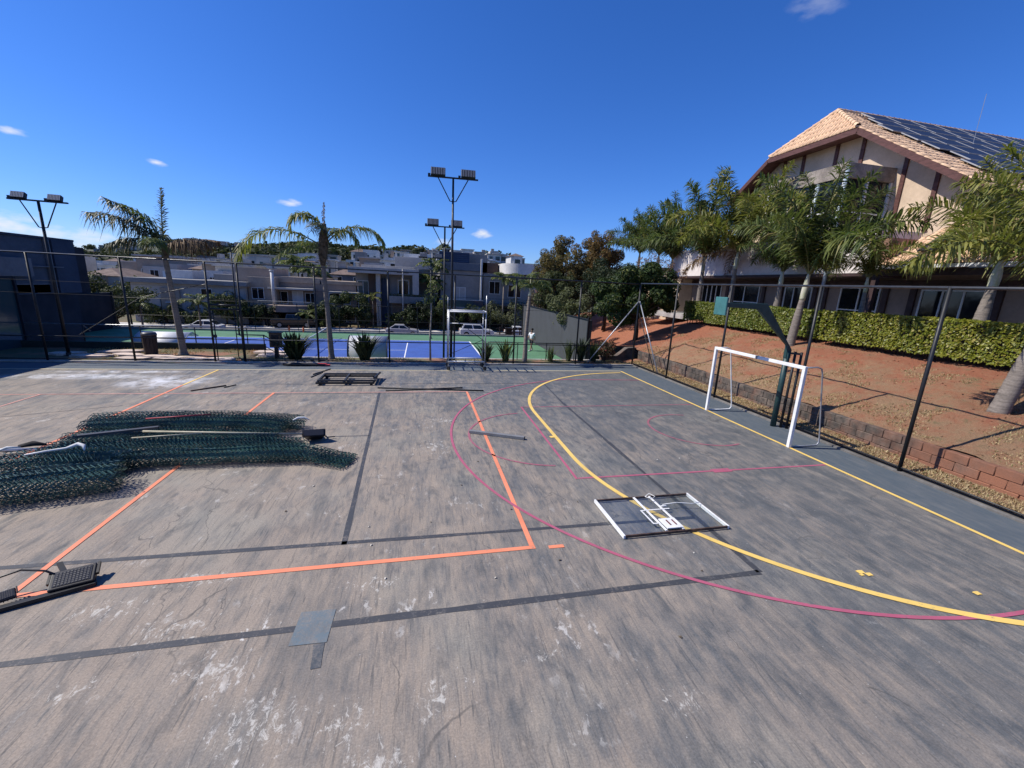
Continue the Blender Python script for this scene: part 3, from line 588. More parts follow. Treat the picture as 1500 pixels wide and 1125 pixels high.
# floodlight bar in the left foreground
t = thing('floodlight_bar', 'black steel bar with square LED floodlights lying on the near left of the court', 'floodlight', (-4.3, 4.85, 0))
MB().bar((-6.0, 4.02, .03), (-3.70, 5.06, .03), .07, .05).build('mounting_bar', BLACKM, t, bevel=.005)
ang = math.atan2(1.04, 2.3)
def floodlight(cx, cy, tilt, sc, nm):
    Mf = Matrix.Translation((cx, cy, .10)) @ Matrix.Rotation(ang + tilt, 4, 'Z') @ Matrix.Rotation(R(20), 4, 'X') @ Matrix.Scale(sc, 4)
    f_ = MB(); f_.box(-.20, .20, -.13, .13, -.03, .03, Mf); h = f_.build(nm, BODY, t, bevel=.012)
    MB().box(-.165, .165, -.10, .10, .031, .036, Mf).build('lens', LENS, h)
    l = MB()
    for i in range(10):
        for j in range(7): x = -.15 + i * .031; y = -.09 + j * .027; l.box(x, x + .018, y, y + .016, .0365, .041, Mf)
    l.build('led_array', M('led_grey', (.05, .05, .055), .4, .2, 30) if 'led_grey' not in bpy.data.materials else bpy.data.materials['led_grey'], h, kind='stuff')
    fn = MB()
    for i in range(7): x = -.18 + i * .06; fn.box(x, x + .012, -.11, .11, -.075, -.031, Mf)
    fn.build('cooling_fins', BODY, h)
    for s in (-1, 1): MB().box(s * .215 - .012, s * .215 + .012, -.02, .15, -.02, .02, Mf).build('bracket', BODY, h)
floodlight(-3.93, 5.09, R(-3), .95, 'lamp_head'); floodlight(-4.42, 4.86, R(14), .5, 'lamp_head'); floodlight(-4.8, 4.68, R(-12), .55, 'lamp_head')
MB().bar((-4.18, 5.28, .18), (-4.06, 5.16, .14), .05, .03).build('clamp', BLACKM, t)
MB().tube([(-4.75, 4.8, .1), (-4.6, 5.0, .22), (-4.4, 5.1, .25), (-4.2, 5.12, .2), (-4.08, 5.1, .14)], .012, 6).build('cable', BODY, t, smooth=True)
# grey pipe, long sticks, steel bed frame
rod('pipe', 'grey square tube lying beside the orange line near the pink arc', 'pipe', [(1.17, 9.78, .04), (2.43, 9.2, .04)], 0, PVC, box=(.10, .07))
rod('rod', 'long thin black rod crossing another behind the pink arc, nearer the steel frame', 'rod', [(-1.16, 13.96, .02), (1.41, 14.27, .03)], .022, BLACKM)
rod('rod', 'long thin black rod crossing another behind the pink arc, ending by the orange line', 'rod', [(-1.45, 14.34, .03), (2.1, 13.87, .02)], .022, BLACKM)
rod('rod', 'short black rod with a rusty end on the court near the gate', 'rod', [(-6.9, 14.1, .02), (-6.2, 14.75, .02)], .022, RUST)
rod('rod', 'thin stub of black rod beside the rusty one near the gate', 'rod', [(-6.15, 14.5, .02), (-5.95, 14.85, .02)], .016, BLACKM)
t = thing('steel_frame', 'stack of dark rectangular steel frames lying on the far side of the court', 'frame', (-2.6, 15.4, 0))
for k, (dx, dy, z) in enumerate(((0, 0, .06), (.05, .03, .135))):
    x0, x1, y0, y1 = -3.5 + dx, -1.6 + dx, 14.75 + dy, 15.9 + dy
    f_ = MB(); f_.box(x0, x1, y0, y0 + .06, z, z + .06).box(x0, x1, y1 - .06, y1, z, z + .06).box(x0, x0 + .06, y0 + .061, y1 - .061, z, z + .06).box(x1 - .06, x1, y0 + .061, y1 - .061, z, z + .06).box(-2.65 + dx, -2.59 + dx, y0 + .061, y1 - .061, z, z + .06)
    f_.build('frame', BLACKM if k < 1 else M('worn_dark_steel', (.035, .035, .036), .5, .3, 5), t, bevel=.004)
for x in (-3.4, -1.75):
    for y in (14.8, 15.8): MB().box(x, x + .09, y, y + .06, 0, .061).build('foot', BLACKM, t)
MB().bar((-3.75, 15.6, .21), (-3.35, 16.5, .22), .04).build('loose_bar', BLACKM, t)
MB().bar((-3.7, 15.1, .22), (-3.5, 15.9, .22), .04).build('loose_bar', BLACKM, t)
MB().bar((-1.62, 15.0, .22), (-1.5, 15.9, .22), .05).build('loose_bar', BLACKM, t)
t = thing('black_tube_pile', 'low pile of black tubing along the far edge by the fence', 'tubing', (-4.5, 18.0, 0))
MB().tube([(-5.5, 18.25, .05), (-5.1, 18.15, .07), (-4.0, 18.2, .04), (-3.8, 18.2, .04)], [.05, .09, .04, .03], 8).build('tube', BLACKM, t, smooth=True)
t = thing('red_tool', 'small red folded tool left at the foot of a far fence post', 'tool', (-4.1, 18.3, 0))
MB().bar((-4.35, 18.25, .04), (-3.7, 18.2, .04), .09, .05).build('blade', M('bright_red', (.62, .06, .06), .5, .1, 5), t, bevel=.01)
MB().bar((-4.2, 18.36, .05), (-3.85, 18.3, .06), .07, .06).build('handle', bpy.data.materials['bright_red'], t, bevel=.01)
# small litter
LIT = M('pale_litter', (.55, .52, .46), .8, .2, 8); DLEAF = M('dry_leaf', (.10, .075, .05), .9, .3, 8)
for i in range(26):
    x, y = rnd.uniform(-3, 6), rnd.uniform(2.4, 13); s = rnd.uniform(.012, .03); a = rnd.uniform(0, 3)
    mb = MB(); mb.add([(x + s * math.cos(a), y + s * math.sin(a), .004), (x + s * .6 * math.cos(a + 1.7), y + s * .6 * math.sin(a + 1.7), .012), (x + s * math.cos(a + 3.2), y + s * math.sin(a + 3.2), .005), (x + s * .5 * math.cos(a + 4.6), y + s * .5 * math.sin(a + 4.6), .02)], [(0, 1, 2), (0, 2, 3), (0, 1, 3), (1, 2, 3)])
    w_ = rnd.random() < .5
    tag(mb.build('litter_scrap' if w_ else 'dry_leaf', LIT if w_ else DLEAF), 'tiny pale scrap of litter lying on the worn court' if w_ else 'tiny dry leaf lying on the worn court', 'litter' if w_ else 'leaf', 'litter scraps on the court' if w_ else 'dry leaves on the court')

# scaffold tower on castors
t = thing('scaffold_tower', 'rolling steel scaffold tower on castors at the far side of the court', 'scaffold', (1.9, 17.7, 0))
def sc(a, b_, r=.024, n='tube', mat=STEEL): return MB().tube([a, b_], r, 8).build(n, mat, t, smooth=True)
X0, X1, Y0, Y1 = 1.12, 2.66, 17.42, 18.25
for x in (X0, X1):
    for y in (Y0, Y1): sc((x, y, .2), (x, y, 2.5 if y == Y0 else 2.5), n='upright')
sc((X1, Y0, 2.5), (X1, Y0, 3.15), n='upright'); sc((X0, Y1, 2.5), (X0, Y1, 3.0), .014, n='upright')
for x in (X0, X1):
    for z in (.3, .75, 1.2, 1.65, 2.1, 2.48): sc((x, Y0, z), (x, Y1, z), .024, 'rung', BLACKM if z < 2.3 else STEEL)
for y in (Y0, Y1):
    sc((X0, y, .38), (X1, y, .38), .03, 'ledger', WHITE); sc((X0, y, 2.46), (X1, y, 2.46), .03, 'ledger', WHITE)
sc((X0, Y1, 1.9), (X1, Y1, 1.9), .02, 'ledger'); sc((X0, Y1, .5), (X1, Y1, 1.2), .012, 'diagonal_brace', BLACKM)
sc((X1, Y1, 1.2), (X0, Y1, 2.3), .012, 'diagonal_brace', BLACKM)
wh = MB(); wh.tube([(-.03, 0, .09), (.03, 0, .09)], .09, 14); whm = wh.mesh('castor'); whm.materials.append(BLACKM)
for x in (X0, X1):
    for y in (Y0, Y1):
        inst('castor', whm, t, (x - 1.9, y - 17.7, 0), (0, 0, rnd.uniform(.3, 1.2))); MB().box(x - .03, x + .03, y - .03, y + .03, .15, .22).build('castor_fork', STEEL, t)
# ================================================================== FENCES (frames only: the mesh has been taken down)
def fence(name, label, pts, rails, h, loc, rail_mat=None):
    t = thing(name, label, 'fence', loc)
    for (x, y) in pts: MB().tube([(x, y, .02), (x, y, h)], .038, 10).build('post', BLACKM, t, smooth=True)
    for a, b_, z, r, mt in rails: MB().tube([(a[0], a[1], z), (b_[0], b_[1], z)], r, 8).build('rail', mt, t, smooth=True)
    return t
DARKTUBE = M('dark_grey_tube', (.05, .052, .058), .35, .25, 6, metal=.3)
fx = [-19.4, -16.6, -13.75, -10.93, -8.15, -7.05, -4.25, -1.36, 1.45, 4.2, 7.28, 10.28]; FY = 18.75
ff = fence('court_fence', 'bare black post-and-rail frame of the far court fence, mesh removed', [(x, FY) for x in fx],
           [((-22, FY), (10.28, FY), 3.95, .028, DARKTUBE), ((-8.1, FY - .03), (-22, FY - .03), .98, .018, BLACKM), ((-7.0, FY), (10.28, FY), .96, .02, BLACKM), ((-22, FY), (-8.15, FY), .12, .02, BLACKM), ((-7.05, FY), (10.28, FY), .12, .02, BLACKM)], 3.95, (-4, FY, 0))
for z in (2.55, 3.0): MB().tube([(-22, FY + .02, z), (-8.1, FY + .02, z - .02), (-1.4, FY + .02, z), (10.28, FY + .02, z - .03)], .006, 5).build('tension_wire', BLACKM, ff)
MB().tube([(7.95, 18.95, 0.05), (10.26, FY - .02, 3.15)], .026, 8).build('corner_brace', STEEL, ff, smooth=True)
MB().tube([(-8.2, FY + .02, 3.1), (-10.6, FY + .35, 2.5), (-12.8, FY + .3, 1.0)], .012, 6).build('loose_cable', BLACKM, ff)
sf = fence('court_fence', 'bare black post-and-rail frame of the right court fence in front of the block wall', [(10.28, y) for y in (15.7, 12.6, 9.3, 6.5, 3.4, .3)],
           [((10.28, 18.72), (10.28, -6), 3.98, .03, DARKTUBE), ((10.28, 18.72), (10.28, -6), .13, .02, BLACKM), ((10.335, 18.7), (10.335, -6), .07, .02, BLACKM)], 4.0, (10.28, 9, 0))
MB().tube([(10.29, FY - .06, 3.15), (10.36, 16.5, .08)], .026, 8).build('corner_brace', STEEL, sf, smooth=True)
MB().tube([(10.32, FY - .06, 2.6), (10.40, 16.9, .1)], .018, 8).build('corner_brace', BLACKM, sf, smooth=True)
# gate in the far fence
gt = thing('gate', 'open black tubular gate frame in the far fence beside the tall palm', 'gate', (-7.6, FY, 0))
for z in (2.16, 2.32): MB().tube([(-8.12, FY, z), (-7.08, FY, z)], .036, 8).build('lintel', BLACKM, gt, smooth=True)
MB().tube([(-8.05, FY + .02, .1), (-8.05, FY + .02, 2.1)], .022, 8).build('stile', BLACKM, gt, smooth=True)
Mg = Matrix.Translation((-7.1, FY, 0)) @ Matrix.Rotation(R(-58), 4, 'Z')
lf = MB()
for a, b_ in (((0, 0, .1), (0, 0, 2.1)), ((-.95, 0, .1), (-.95, 0, 2.1)), ((0, 0, .1), (-.95, 0, .1)), ((0, 0, 2.1), (-.95, 0, 2.1)), ((0, 0, 1.1), (-.95, 0, 1.1))): lf.tube([Mg @ Vector(a), Mg @ Vector(b_)], .02, 8)
lf.build('gate_leaf', BLACKM, gt, smooth=True); MB().box(-8.12, -8.0, FY - .03, FY + .03, 1.02, 1.14).build('latch', BLACKM, gt)

# ================================================================== FLOODLIGHT POLES
RIB = M('lamp_ribs', (.30, .31, .33), .4, .2, 20, metal=.4)
def light_pole(x, y, z0, h, w, label, yaw=0, hw=.62, r=.055, hh=.18):
    t = thing('floodlight_pole', label, 'light pole', (x, y, z0), 'floodlight poles round the courts', R(yaw))
    MB().tube([(0, 0, 0), (0, 0, h * .5), (0, 0, h)], [r * 1.15, r, r * .8], 12).build('pole', BLACKM, t, smooth=True, local=True)
    MB().lathe([(.16, 0), (.16, .02), (.09, .03), (.08, .12), (.06, .13)], n=12).build('base_flange', BLACKM, t, local=True)
    MB().box(-w / 2, w / 2, -.04, .04, h - .02, h + .035).build('cross_arm', BLACKM, t, local=True)
    for s in (-1, 1):
        MB().tube([(0, 0, h - .95), (s * .13, 0, h - .93), (s * w * .30, 0, h - .02)], .022, 6).build('arm_brace', BLACKM, t, local=True)
        Mh = Matrix.Translation((s * w * .30, -.05, h + .04 + hh)) @ Matrix.Rotation(R(-24), 4, 'X')
        hd = MB().box(-hw / 2, hw / 2, -.02, .13, -hh, hh, Mh).build('lamp_head', BLACKM, t, local=True, bevel=.015)
        rb = MB()
        for k in range(9): xx = -hw / 2 + .03 + k * (hw - .06) / 8; rb.box(xx - .015, xx + .015, -.045, -.021, -hh * .92, hh * .92, Mh)
        rb.build('lamp_ribs', RIB, hd, local=True)
        MB().box(s * w * .30 - hw / 2 - .12, s * w * .30 - hw / 2 - .02, -.05, .05, h + .036, h + .12).build('driver_box', BLACKM, t, local=True)
    return t
light_pole(1.38, 19.75, 0, 8.0, 2.15, 'tallest twin floodlight pole, standing just behind the far fence near the scaffold', -3)
light_pole(1.27, 24.1, TZ, 8.0, 2.1, 'twin floodlight pole on the near side of the tennis court, right behind the tallest one', -3, .6)
light_pole(.86, 38.9, TZ, 7.1, 2.1, 'twin floodlight pole at the far side of the tennis court before the blue-clad house', -3, .62)
light_pole(-14.9, 38.9, TZ, 7.05, 2.1, 'twin floodlight pole at the far side of the tennis court between the two leaning palms', 4, .62)
light_pole(-14.0, 20.1, 0, 5.85, 1.75, 'twin floodlight pole standing in front of the dark building', 6, .40, hh=.12)

# ================================================================== VERGE THINGS
t = thing('litter_bin', 'dark brown litter bin with a lid on the verge beside the leaning palm', 'bin', (-11.2, 20.3, 0))
BROWN = M('dark_brown_wood', (.035, .022, .018), .7, .3, 6, stretch=(6, 6, .6))
for i in range(14):
    a = 2 * math.pi * i / 14; ca, sa = math.cos(a), math.sin(a)
    MB().bar((-11.2 + .21 * ca, 20.3 + .21 * sa, .03), (-11.2 + .245 * ca, 20.3 + .245 * sa, .86), .098, .025, (ca, sa, 0)).build('slat', BROWN, t)
MB().lathe([(.18, .03), (.22, .84)], (-11.2, 20.3, 0), 16).build('liner', BLACKM, t)
MB().lathe([(.27, .865), (.275, .90), (.24, .98), (.16, 1.0), (.05, 1.01)], (-11.2, 20.3, 0), 16).build('lid', M('bin_lid', (.07, .072, .08), .4, .2, 5), t, smooth=True)
t = thing('meter_box', 'small brown wooden box on a post beside the railing and spiky plant', 'box', (-6.2, 19.85, 0))
MB().box(-6.27, -6.13, 19.78, 19.92, 0, .5).build('post', BROWN, t)
WOOD = M('brown_wood', (.16, .09, .05), .7, .3, 5, stretch=(8, 8, 1))
MB().box(-6.43, -5.97, 19.73, 19.97, .5, 1.12).build('case', WOOD, t, bevel=.01)
MB().box(-6.35, -6.05, 19.718, 19.729, .58, 1.04).build('door', BROWN, t); MB().box(-6.47, -5.93, 19.70, 20.0, 1.121, 1.15).build('roof', BROWN, t)
tag(MB().box(-17.2, -7.4, 22.05, 22.25, -.1, .28).build('terrace_kerb', M('dark_green_paint', (.022, .035, .03), .7, .2, 2)), 'low dark green kerb wall along the terrace edge', 'wall')
rl = thing('railing', 'galvanised two-bar handrail along the terrace edge behind the far fence', 'railing', (-12, 22.3, 0))
for x in (-17, -14.8, -12.6, -10.4, -8.2): MB().tube([(x, 22.28, -.05), (x, 22.28, 1.03)], .024, 8).build('post', BLACKM, rl, smooth=True)
for z in (1.03, .46): MB().tube([(-17.2, 22.28, z), (-8.1, 22.28, z)], .026, 8).build('rail', STEEL, rl, smooth=True)
MB().tube([(-17.2, 22.28, .2), (-8.1, 22.28, .2)], .016, 8).build('rail', BLACKM, rl, smooth=True)
rl = thing('railing', 'black handrail sloping down the steps beside the gate', 'railing', (-6.3, 22.3, 0))
for (x, z) in ((-7.6, 0), (-6.75, 0), (-5.75, 0)): MB().tube([(x, 20.1, z - .05), (x, 20.1, z + .98)], .024, 8).build('post', BLACKM, rl, smooth=True)
MB().tube([(-7.6, 20.1, .98), (-6.75, 20.1, .98), (-5.2, 20.7, -.3)], .024, 8).build('rail', BLACKM, rl, smooth=True)
MB().tube([(-6.75, 20.12, .5), (-5.4, 20.6, -.6)], .018, 8).build('rail', BLACKM, rl, smooth=True)
rl = thing('railing', 'black handrail with diagonal bars by the thin trunk behind the scaffold', 'railing', (4, 22.3, 0))
for x in (3.2, 4.7, 6.2, 7.7): MB().tube([(x, 20.1, -.05), (x, 20.1, .85)], .022, 8).build('post', BLACKM, rl, smooth=True)
MB().tube([(3.2, 20.1, .85), (7.7, 20.1, .85)], .022, 8).build('rail', BLACKM, rl, smooth=True)

# ------------------------------------------------------------------ plants: palms
PALM_A = leafmat('palm_leaf', (.058, .095, .024), (.165, .185, .050), (.24, .20, .07), .4, .5, .35)
PALM_B = leafmat('wind_burnt_palm_leaf', (.052, .066, .030), (.15, .14, .070), (.20, .16, .09), .3, .5, .35)
PALM_Y = leafmat('yellow_green_palm_leaf', (.10, .135, .028), (.27, .255, .062), (.32, .25, .09), .4, .5, .35)
PALM_D = leafmat('dead_palm_leaf', (.11, .07, .038), (.20, .135, .075), None, .15, .7, .2)
RACH = M('palm_rachis', (.12, .13, .045), .5, .2, 6); RACHD = M('dry_rachis', (.14, .10, .06), .7, .2, 6)
def frond(L, e0, bend, ll, n, plum=0., seed=0, mat=None, rmat=None, width=.022, up=.0, start=.16, pw=1.2, droop=(.12, .32)):
    """one palm leaf growing along +X from the origin; returns (leaflet mesh, rachis mesh)"""
    rg = random.Random(seed); P = [Vector((0, 0, 0))]; T = []; S = 24
    for i in range(S + 1):
        t = i / S; e = R(e0 - bend * t ** pw); d = Vector((math.cos(e), .0, math.sin(e))); T.append(d)
        if i < S: P.append(P[-1] + d * L / S)
    mb = MB()
    for i in range(n):
        t = start + (1 - start) * (i + rg.random() * .6) / n; k = t * S; j = min(int(k), S - 1); p = P[j].lerp(P[j + 1], k - j); d = T[min(j, S)]
        nrm = Vector((-d.z, 0, d.x)); side = Vector((0, 1, 0)); l = ll * (math.sin(math.pi * (.12 + .80 * t)) ** .7) * rg.uniform(.8, 1.12)
        for s in (-1, 1):
            roll = rg.uniform(-1, 1) * plum * 1.35 + up
            sv = side * s * math.cos(roll) + nrm * math.sin(roll)
            dr = (d * rg.uniform(.35, .7) + sv * 1.0).normalized(); wv = dr.cross(Vector((0, 0, 1)))
            wv = (wv.normalized() if wv.length > .01 else Vector((1, 0, 0))); wv = (wv + Vector((0, 0, rg.uniform(-.7, .7)))).normalized() * width
            g = l * rg.uniform(*droop)
            a = p; m1 = p + dr * l * .5 - Vector((0, 0, g * .45)); tip = p + dr * l * .88 - Vector((0, 0, g * 2.2))
            mb.add([a - wv * .5, a + wv * .5, m1 + wv, m1 - wv, tip], [(0, 1, 2, 3), (3, 2, 4)])
    me = mb.mesh('frond', False); me.materials.append(mat or PALM_A)
    rb = MB().tube(P[::3], [.028 * (1 - .85 * i / (S / 3)) + .003 for i in range(len(P[::3]))], 5); rm = rb.mesh('rachis'); rm.materials.append(rmat or RACH)
    return me, rm
def add_frond(root, fm, loc, azd, sc=1., tilt=0, roll=0):
    o = inst('frond', fm[0], root, loc, (R(roll), R(tilt), R(azd)), (sc, sc, sc)); inst('rachis', fm[1], o); return o
GREYTR = M('palm_trunk_grey', (.21, .18, .155), .85, .25, 3, bump=.5, bscale=25, stretch=(1, 1, 9)); SHAFT = M('palm_crownshaft', (.34, .36, .22), .5, .3, 4, col2=(.46, .43, .36), stretch=(3, 3, .6)); FIBRE = M('palm_fibre', (.14, .105, .07), .95, .45, 9, bump=.8, bscale=20)
def palm_trunk(root, pts, rs, mat, name='trunk', rings=0):
    """ringed trunk through pts (world), with radii rs"""
    P = []; rr = []
    pts = [Vector(p) for p in pts]
    for i in range(len(pts) - 1):
        n = max(2, int((pts[i + 1] - pts[i]).length / .09))
        for k in range(n):
            t = k / n; P.append(pts[i].lerp(pts[i + 1], t)); r = rs[i] + (rs[i + 1] - rs[i]) * (t * t * (3 - 2 * t)); rr.append(r * (1.045 if rings and len(P) % 2 else 1))
    P.append(pts[-1]); rr.append(rs[-1])
    return MB().tube(P, rr, 14).build(name, mat, root, smooth=True)
# two wind-blown palms on the verge behind the far fence
p1 = thing('palm_tree', 'leaning palm with fronds swept left, on the verge beside the brown bin', 'palm tree', (-10.12, 20.5, 0))
palm_trunk(p1, [(-10.12, 20.5, -.05), (-10.1, 20.48, .25), (-10.1, 20.3, 2.0), (-10.1, 20.1, 4.0)], [.21, .13, .105, .09], GREYTR, rings=1)
palm_trunk(p1, [(-10.1, 20.1, 3.95), (-10.09, 20.1, 4.7)], [.12, .07], FIBRE, 'crownshaft')
BR = PALM_B; c1 = (.03, -.4, 4.45)
for a, e0, L, bd, ll, n, mt, sd_ in ((183, 52, 2.75, 62, .95, 70, BR, 1), (176, 60, 2.6, 40, .85, 66, BR, 2), (165, 72, 2.45, 66, .7, 64, PALM_A, 3), (60, 88, 2.25, 6, .42, 60, BR, 4), (2, 26, 1.95, 34, .85, 80, PALM_D, 5), (-8, 30, 1.6, 45, .8, 60, PALM_D, 6), (205, 30, 1.8, 75, .66, 60, BR, 7), (120, 45, 1.8, 70, .55, 50, BR, 8), (275, 35, 1.6, 80, .55, 50, PALM_A, 9), (40, 40, 1.6, 75, .55, 50, BR, 10)):
    add_frond(p1, frond(L, e0, bd, ll, n, .35 if mt is not PALM_D else .2, 10 + sd_, mt, RACHD if mt is PALM_D else RACH, .024, droop=(.2, .5) if e0 < 80 else (0, .1)), c1, a)
p2 = thing('palm_tree', 'palm with a shaggy fibrous head and curling fronds behind the barrel shelter', 'palm tree', (-3.95, 19.8, 0))
palm_trunk(p2, [(-3.95, 19.8, -.05), (-3.95, 19.8, .2), (-4.0, 19.75, 2.2), (-4.08, 19.7, 4.2)], [.18, .12, .095, .09], GREYTR, rings=1)
palm_trunk(p2, [(-4.08, 19.7, 4.05), (-4.05, 19.7, 4.5), (-4.0, 19.7, 5.1), (-3.95, 19.7, 5.75)], [.10, .18, .19, .09], FIBRE, 'fibrous_head')
fb = MB(); rg = random.Random(3)
for i in range(420):
    a = rg.uniform(0, 6.28); z = rg.uniform(4.1, 5.6); r = .16 + rg.uniform(0, .06); d = Vector((math.cos(a), math.sin(a), rg.uniform(-1.6, .4))) * rg.uniform(.08, .22); q = Vector((-4.02 + r * math.cos(a), 19.7 + r * math.sin(a), z)); s_ = Vector((-math.sin(a), math.cos(a), 0)) * .012
    fb.add([q - s_, q + s_, q + d], [(0, 1, 2)])
fb.build('loose_fibres', PALM_D, p2, fix=False, kind='stuff')
c2 = (0, -.1, 5.25)
for a, e0, L, bd, ll, n, mt, sd_, z in ((182, 34, 4.1, 122, .9, 84, PALM_Y, 1, 4.75), (188, 76, 2.1, 190, .65, 54, PALM_Y, 2, 5.3), (170, 66, 1.8, 120, .65, 50, PALM_Y, 3, 5.3), (30, 89, 1.2, 4, .22, 30, PALM_D, 4, 5.4), (3, 50, 3.0, 130, .8, 72, PALM_Y, 5, 4.9), (-6, 58, 1.8, 160, .65, 50, PALM_Y, 6, 5.0), (80, 50, 2.0, 120, .5, 34, PALM_B, 7, 5.1), (262, 55, 1.8, 130, .5, 34, PALM_B, 8, 5.1), (140, 30, 2.0, 80, .5, 36, PALM_A, 9, 4.7), (200, 10, 2.2, 70, .5, 36, PALM_A, 11, 4.7)):
    add_frond(p2, frond(L, e0, bd, ll, n, .2, 40 + sd_, mt, RACHD if mt is PALM_D else RACH, .023, .2, pw=1.5, droop=(.1, .42)), (.0, -.1, z), a)
# smaller palm whose pale trunk shows against the tennis wall
p3 = thing('palm_tree', 'slender pale-trunked palm with a small crown before the grey tennis wall', 'palm tree', (4.97, 19.6, 0))
palm_trunk(p3, [(4.97, 19.6, -.05), (4.97, 19.6, 1.5), (5.05, 19.6, 3.2)], [.12, .09, .075], GREYTR, rings=1)
palm_trunk(p3, [(5.05, 19.6, 3.15), (5.06, 19.6, 3.6)], [.09, .05], SHAFT, 'crownshaft')
fz = [frond(1.25, e, bd, .42, 30, .3, 70 + i, PALM_A, RACH, .02) for i, (e, bd) in enumerate(((60, 110), (40, 95), (75, 90)))]
for i in range(11): add_frond(p3, fz[i % 3], (.08, 0, 3.5), i * 32.7 + 10, rnd.uniform(.8, 1.1))
t = thing('young_tree', 'thin pale young trunk left of the scaffold with sparse light leaves', 'tree', (.42, 19.6, 0))
MB().tube([(.42, 19.6, -.05), (.40, 19.6, 1.2), (.46, 19.6, 2.2), (.44, 19.6, 3.0)], [.05, .035, .03, .015], 8).build('trunk', M('pale_bark', (.33, .29, .25), .85, .25, 6), t, smooth=True)

def leaf_cloud(centers, n, size, seed, squash=.9, jitter=.55):
    """leaf quads spread through blobs (cx,cy,cz,r)"""
    rg = random.Random(seed); mb = MB(); tot = sum(c[3] ** 2 for c in centers)
    for c in centers:
        for i in range(int(n * c[3] ** 2 / tot)):
            while True:
                v = Vector((rg.uniform(-1, 1), rg.uniform(-1, 1), rg.uniform(-1, 1)))
                if .02 < v.length < 1: break
            u = v.normalized() * (v.length ** jitter) * c[3]; p = Vector((c[0] + u.x, c[1] + u.y, c[2] + u.z * squash))
            nn = (u.normalized() + Vector((rg.uniform(-1, 1), rg.uniform(-1, 1), rg.uniform(-.3, 1.1)))).normalized()
            a = nn.orthogonal().normalized(); a = Matrix.Rotation(rg.uniform(0, 6.28), 3, nn) @ a; b_ = nn.cross(a); s = size * rg.uniform(.6, 1.25)
            mb.add([p - a * s, p + b_ * s * .42 + nn * s * .1, p + a * s, p - b_ * s * .42 + nn * s * .1], [(0, 1, 2, 3)])
    return mb
LEAF_L = leafmat('pale_leaf', (.06, .085, .03), (.14, .16, .06), None, .35, .55)
leaf_cloud([(.45, 19.6, 3.0, .35), (.55, 19.5, 3.4, .3), (.3, 19.7, 2.8, .25)], 260, .06, 3).build('crown', LEAF_L, t, fix=False)
SPIKE = leafmat('spiky_leaf', (.018, .030, .013), (.05, .065, .026), (.12, .12, .06), .25, .5, .35)
def spiky(x, y, h, n, spread, label, seed, z0=0, mat=None, group=None, w=.05):
    rg = random.Random(seed); t = thing('spiky_plant', label, 'plant', (x, y, z0), group); mb = MB()
    for i in range(n):
        a = rg.uniform(0, 6.28); lean = rg.uniform(0, spread); hh = h * rg.uniform(.55, 1.05); bx_, by_ = x + rg.uniform(-.2, .2) * spread, y + rg.uniform(-.2, .2) * spread
        d = Vector((math.cos(a), math.sin(a), 0)); sdv = Vector((-d.y, d.x, 0)) * w * rg.uniform(.7, 1.2)
        q0 = Vector((bx_, by_, z0)); q1 = q0 + d * lean * .45 * hh + Vector((0, 0, hh * .55)); q2 = q0 + d * lean * hh + Vector((0, 0, hh * (1 - .25 * lean)))
        mb.add([q0 - sdv * .6, q0 + sdv * .6, q1 + sdv, q1 - sdv, q2], [(0, 1, 2, 3), (3, 2, 4)])
    mb.build('leaves', mat or SPIKE, t, fix=False); MB().lathe([(.12, -.05), (.1, .1), (.03, .25)], (x, y, z0), 8).build('stem', BROWN, t); return t
b1 = spiky(-5.4, 19.6, 1.35, 260, .95, 'dark bushy spiky plant with orange flowers between the gate and second palm', 4)
FLOW = M('orange_flower', (.75, .18, .05), .6, .2, 6)
for x, z in ((-5.55, 1.35), (-4.98, 1.32), (-5.3, .28)): MB().lathe([(.01, z - .12), (.05, z), (.03, z + .08), (.005, z + .14)], (x, 19.55, 0), 6).build('flower', FLOW, b1)
spiky(-2.5, 19.65, 1.35, 130, .85, 'spiky plant of thick upright leaves in front of the barrel shelter', 5, w=.07)
spiky(3.05, 19.7, 1.0, 60, .8, 'small dark spiky plant beside the right leg of the scaffold', 6)
spiky(4.0, 19.6, 1.2, 50, .6, 'tall-leaved green plant between the scaffold and the pale palm trunk', 8, mat=LEAF_L)
spiky(6.3, 19.7, .9, 60, .6, 'faded grassy tuft right of the pale palm trunk', 9, mat=LEAF_L, w=.02)
spiky(7.3, 19.8, 1.2, 60, .5, 'tall reedy tuft before the grey tennis wall near the fence corner', 10, mat=LEAF_L, w=.025)
spiky(8.6, 19.7, 1.1, 70, .5, 'green grassy clump behind the corner brace', 12, w=.03, mat=leafmat('blade_leaf', (.03, .05, .015), (.07, .09, .03), None, .3, .5))
spiky(8.0, 19.95, 1.3, 80, .6, 'tall dark clump beside the red slope behind the fence', 13, w=.05)

# ================================================================== DARK BUILDING AT THE LEFT
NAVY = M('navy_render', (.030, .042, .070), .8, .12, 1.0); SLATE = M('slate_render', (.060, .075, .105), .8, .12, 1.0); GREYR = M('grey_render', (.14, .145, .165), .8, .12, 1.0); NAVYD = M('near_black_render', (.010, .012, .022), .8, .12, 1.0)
GLASS = glassmat('dark_glass'); GLASSB = glassmat('teal_glass', (.03, .06, .075), .08)
bl = thing('dark_building', 'dark slate-blue flat-roofed building in shade at the left end of the far fence', 'building', (-21, 20, 0))
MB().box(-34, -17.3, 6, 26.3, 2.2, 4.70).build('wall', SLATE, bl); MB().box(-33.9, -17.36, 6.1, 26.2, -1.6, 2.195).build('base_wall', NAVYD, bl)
MB().box(-36, -26.2, 26.45, 41, -1.6, 4.9).build('unseen_shade_wing', NAVYD, bl)  # hidden block added to throw shade on the tennis court's left end
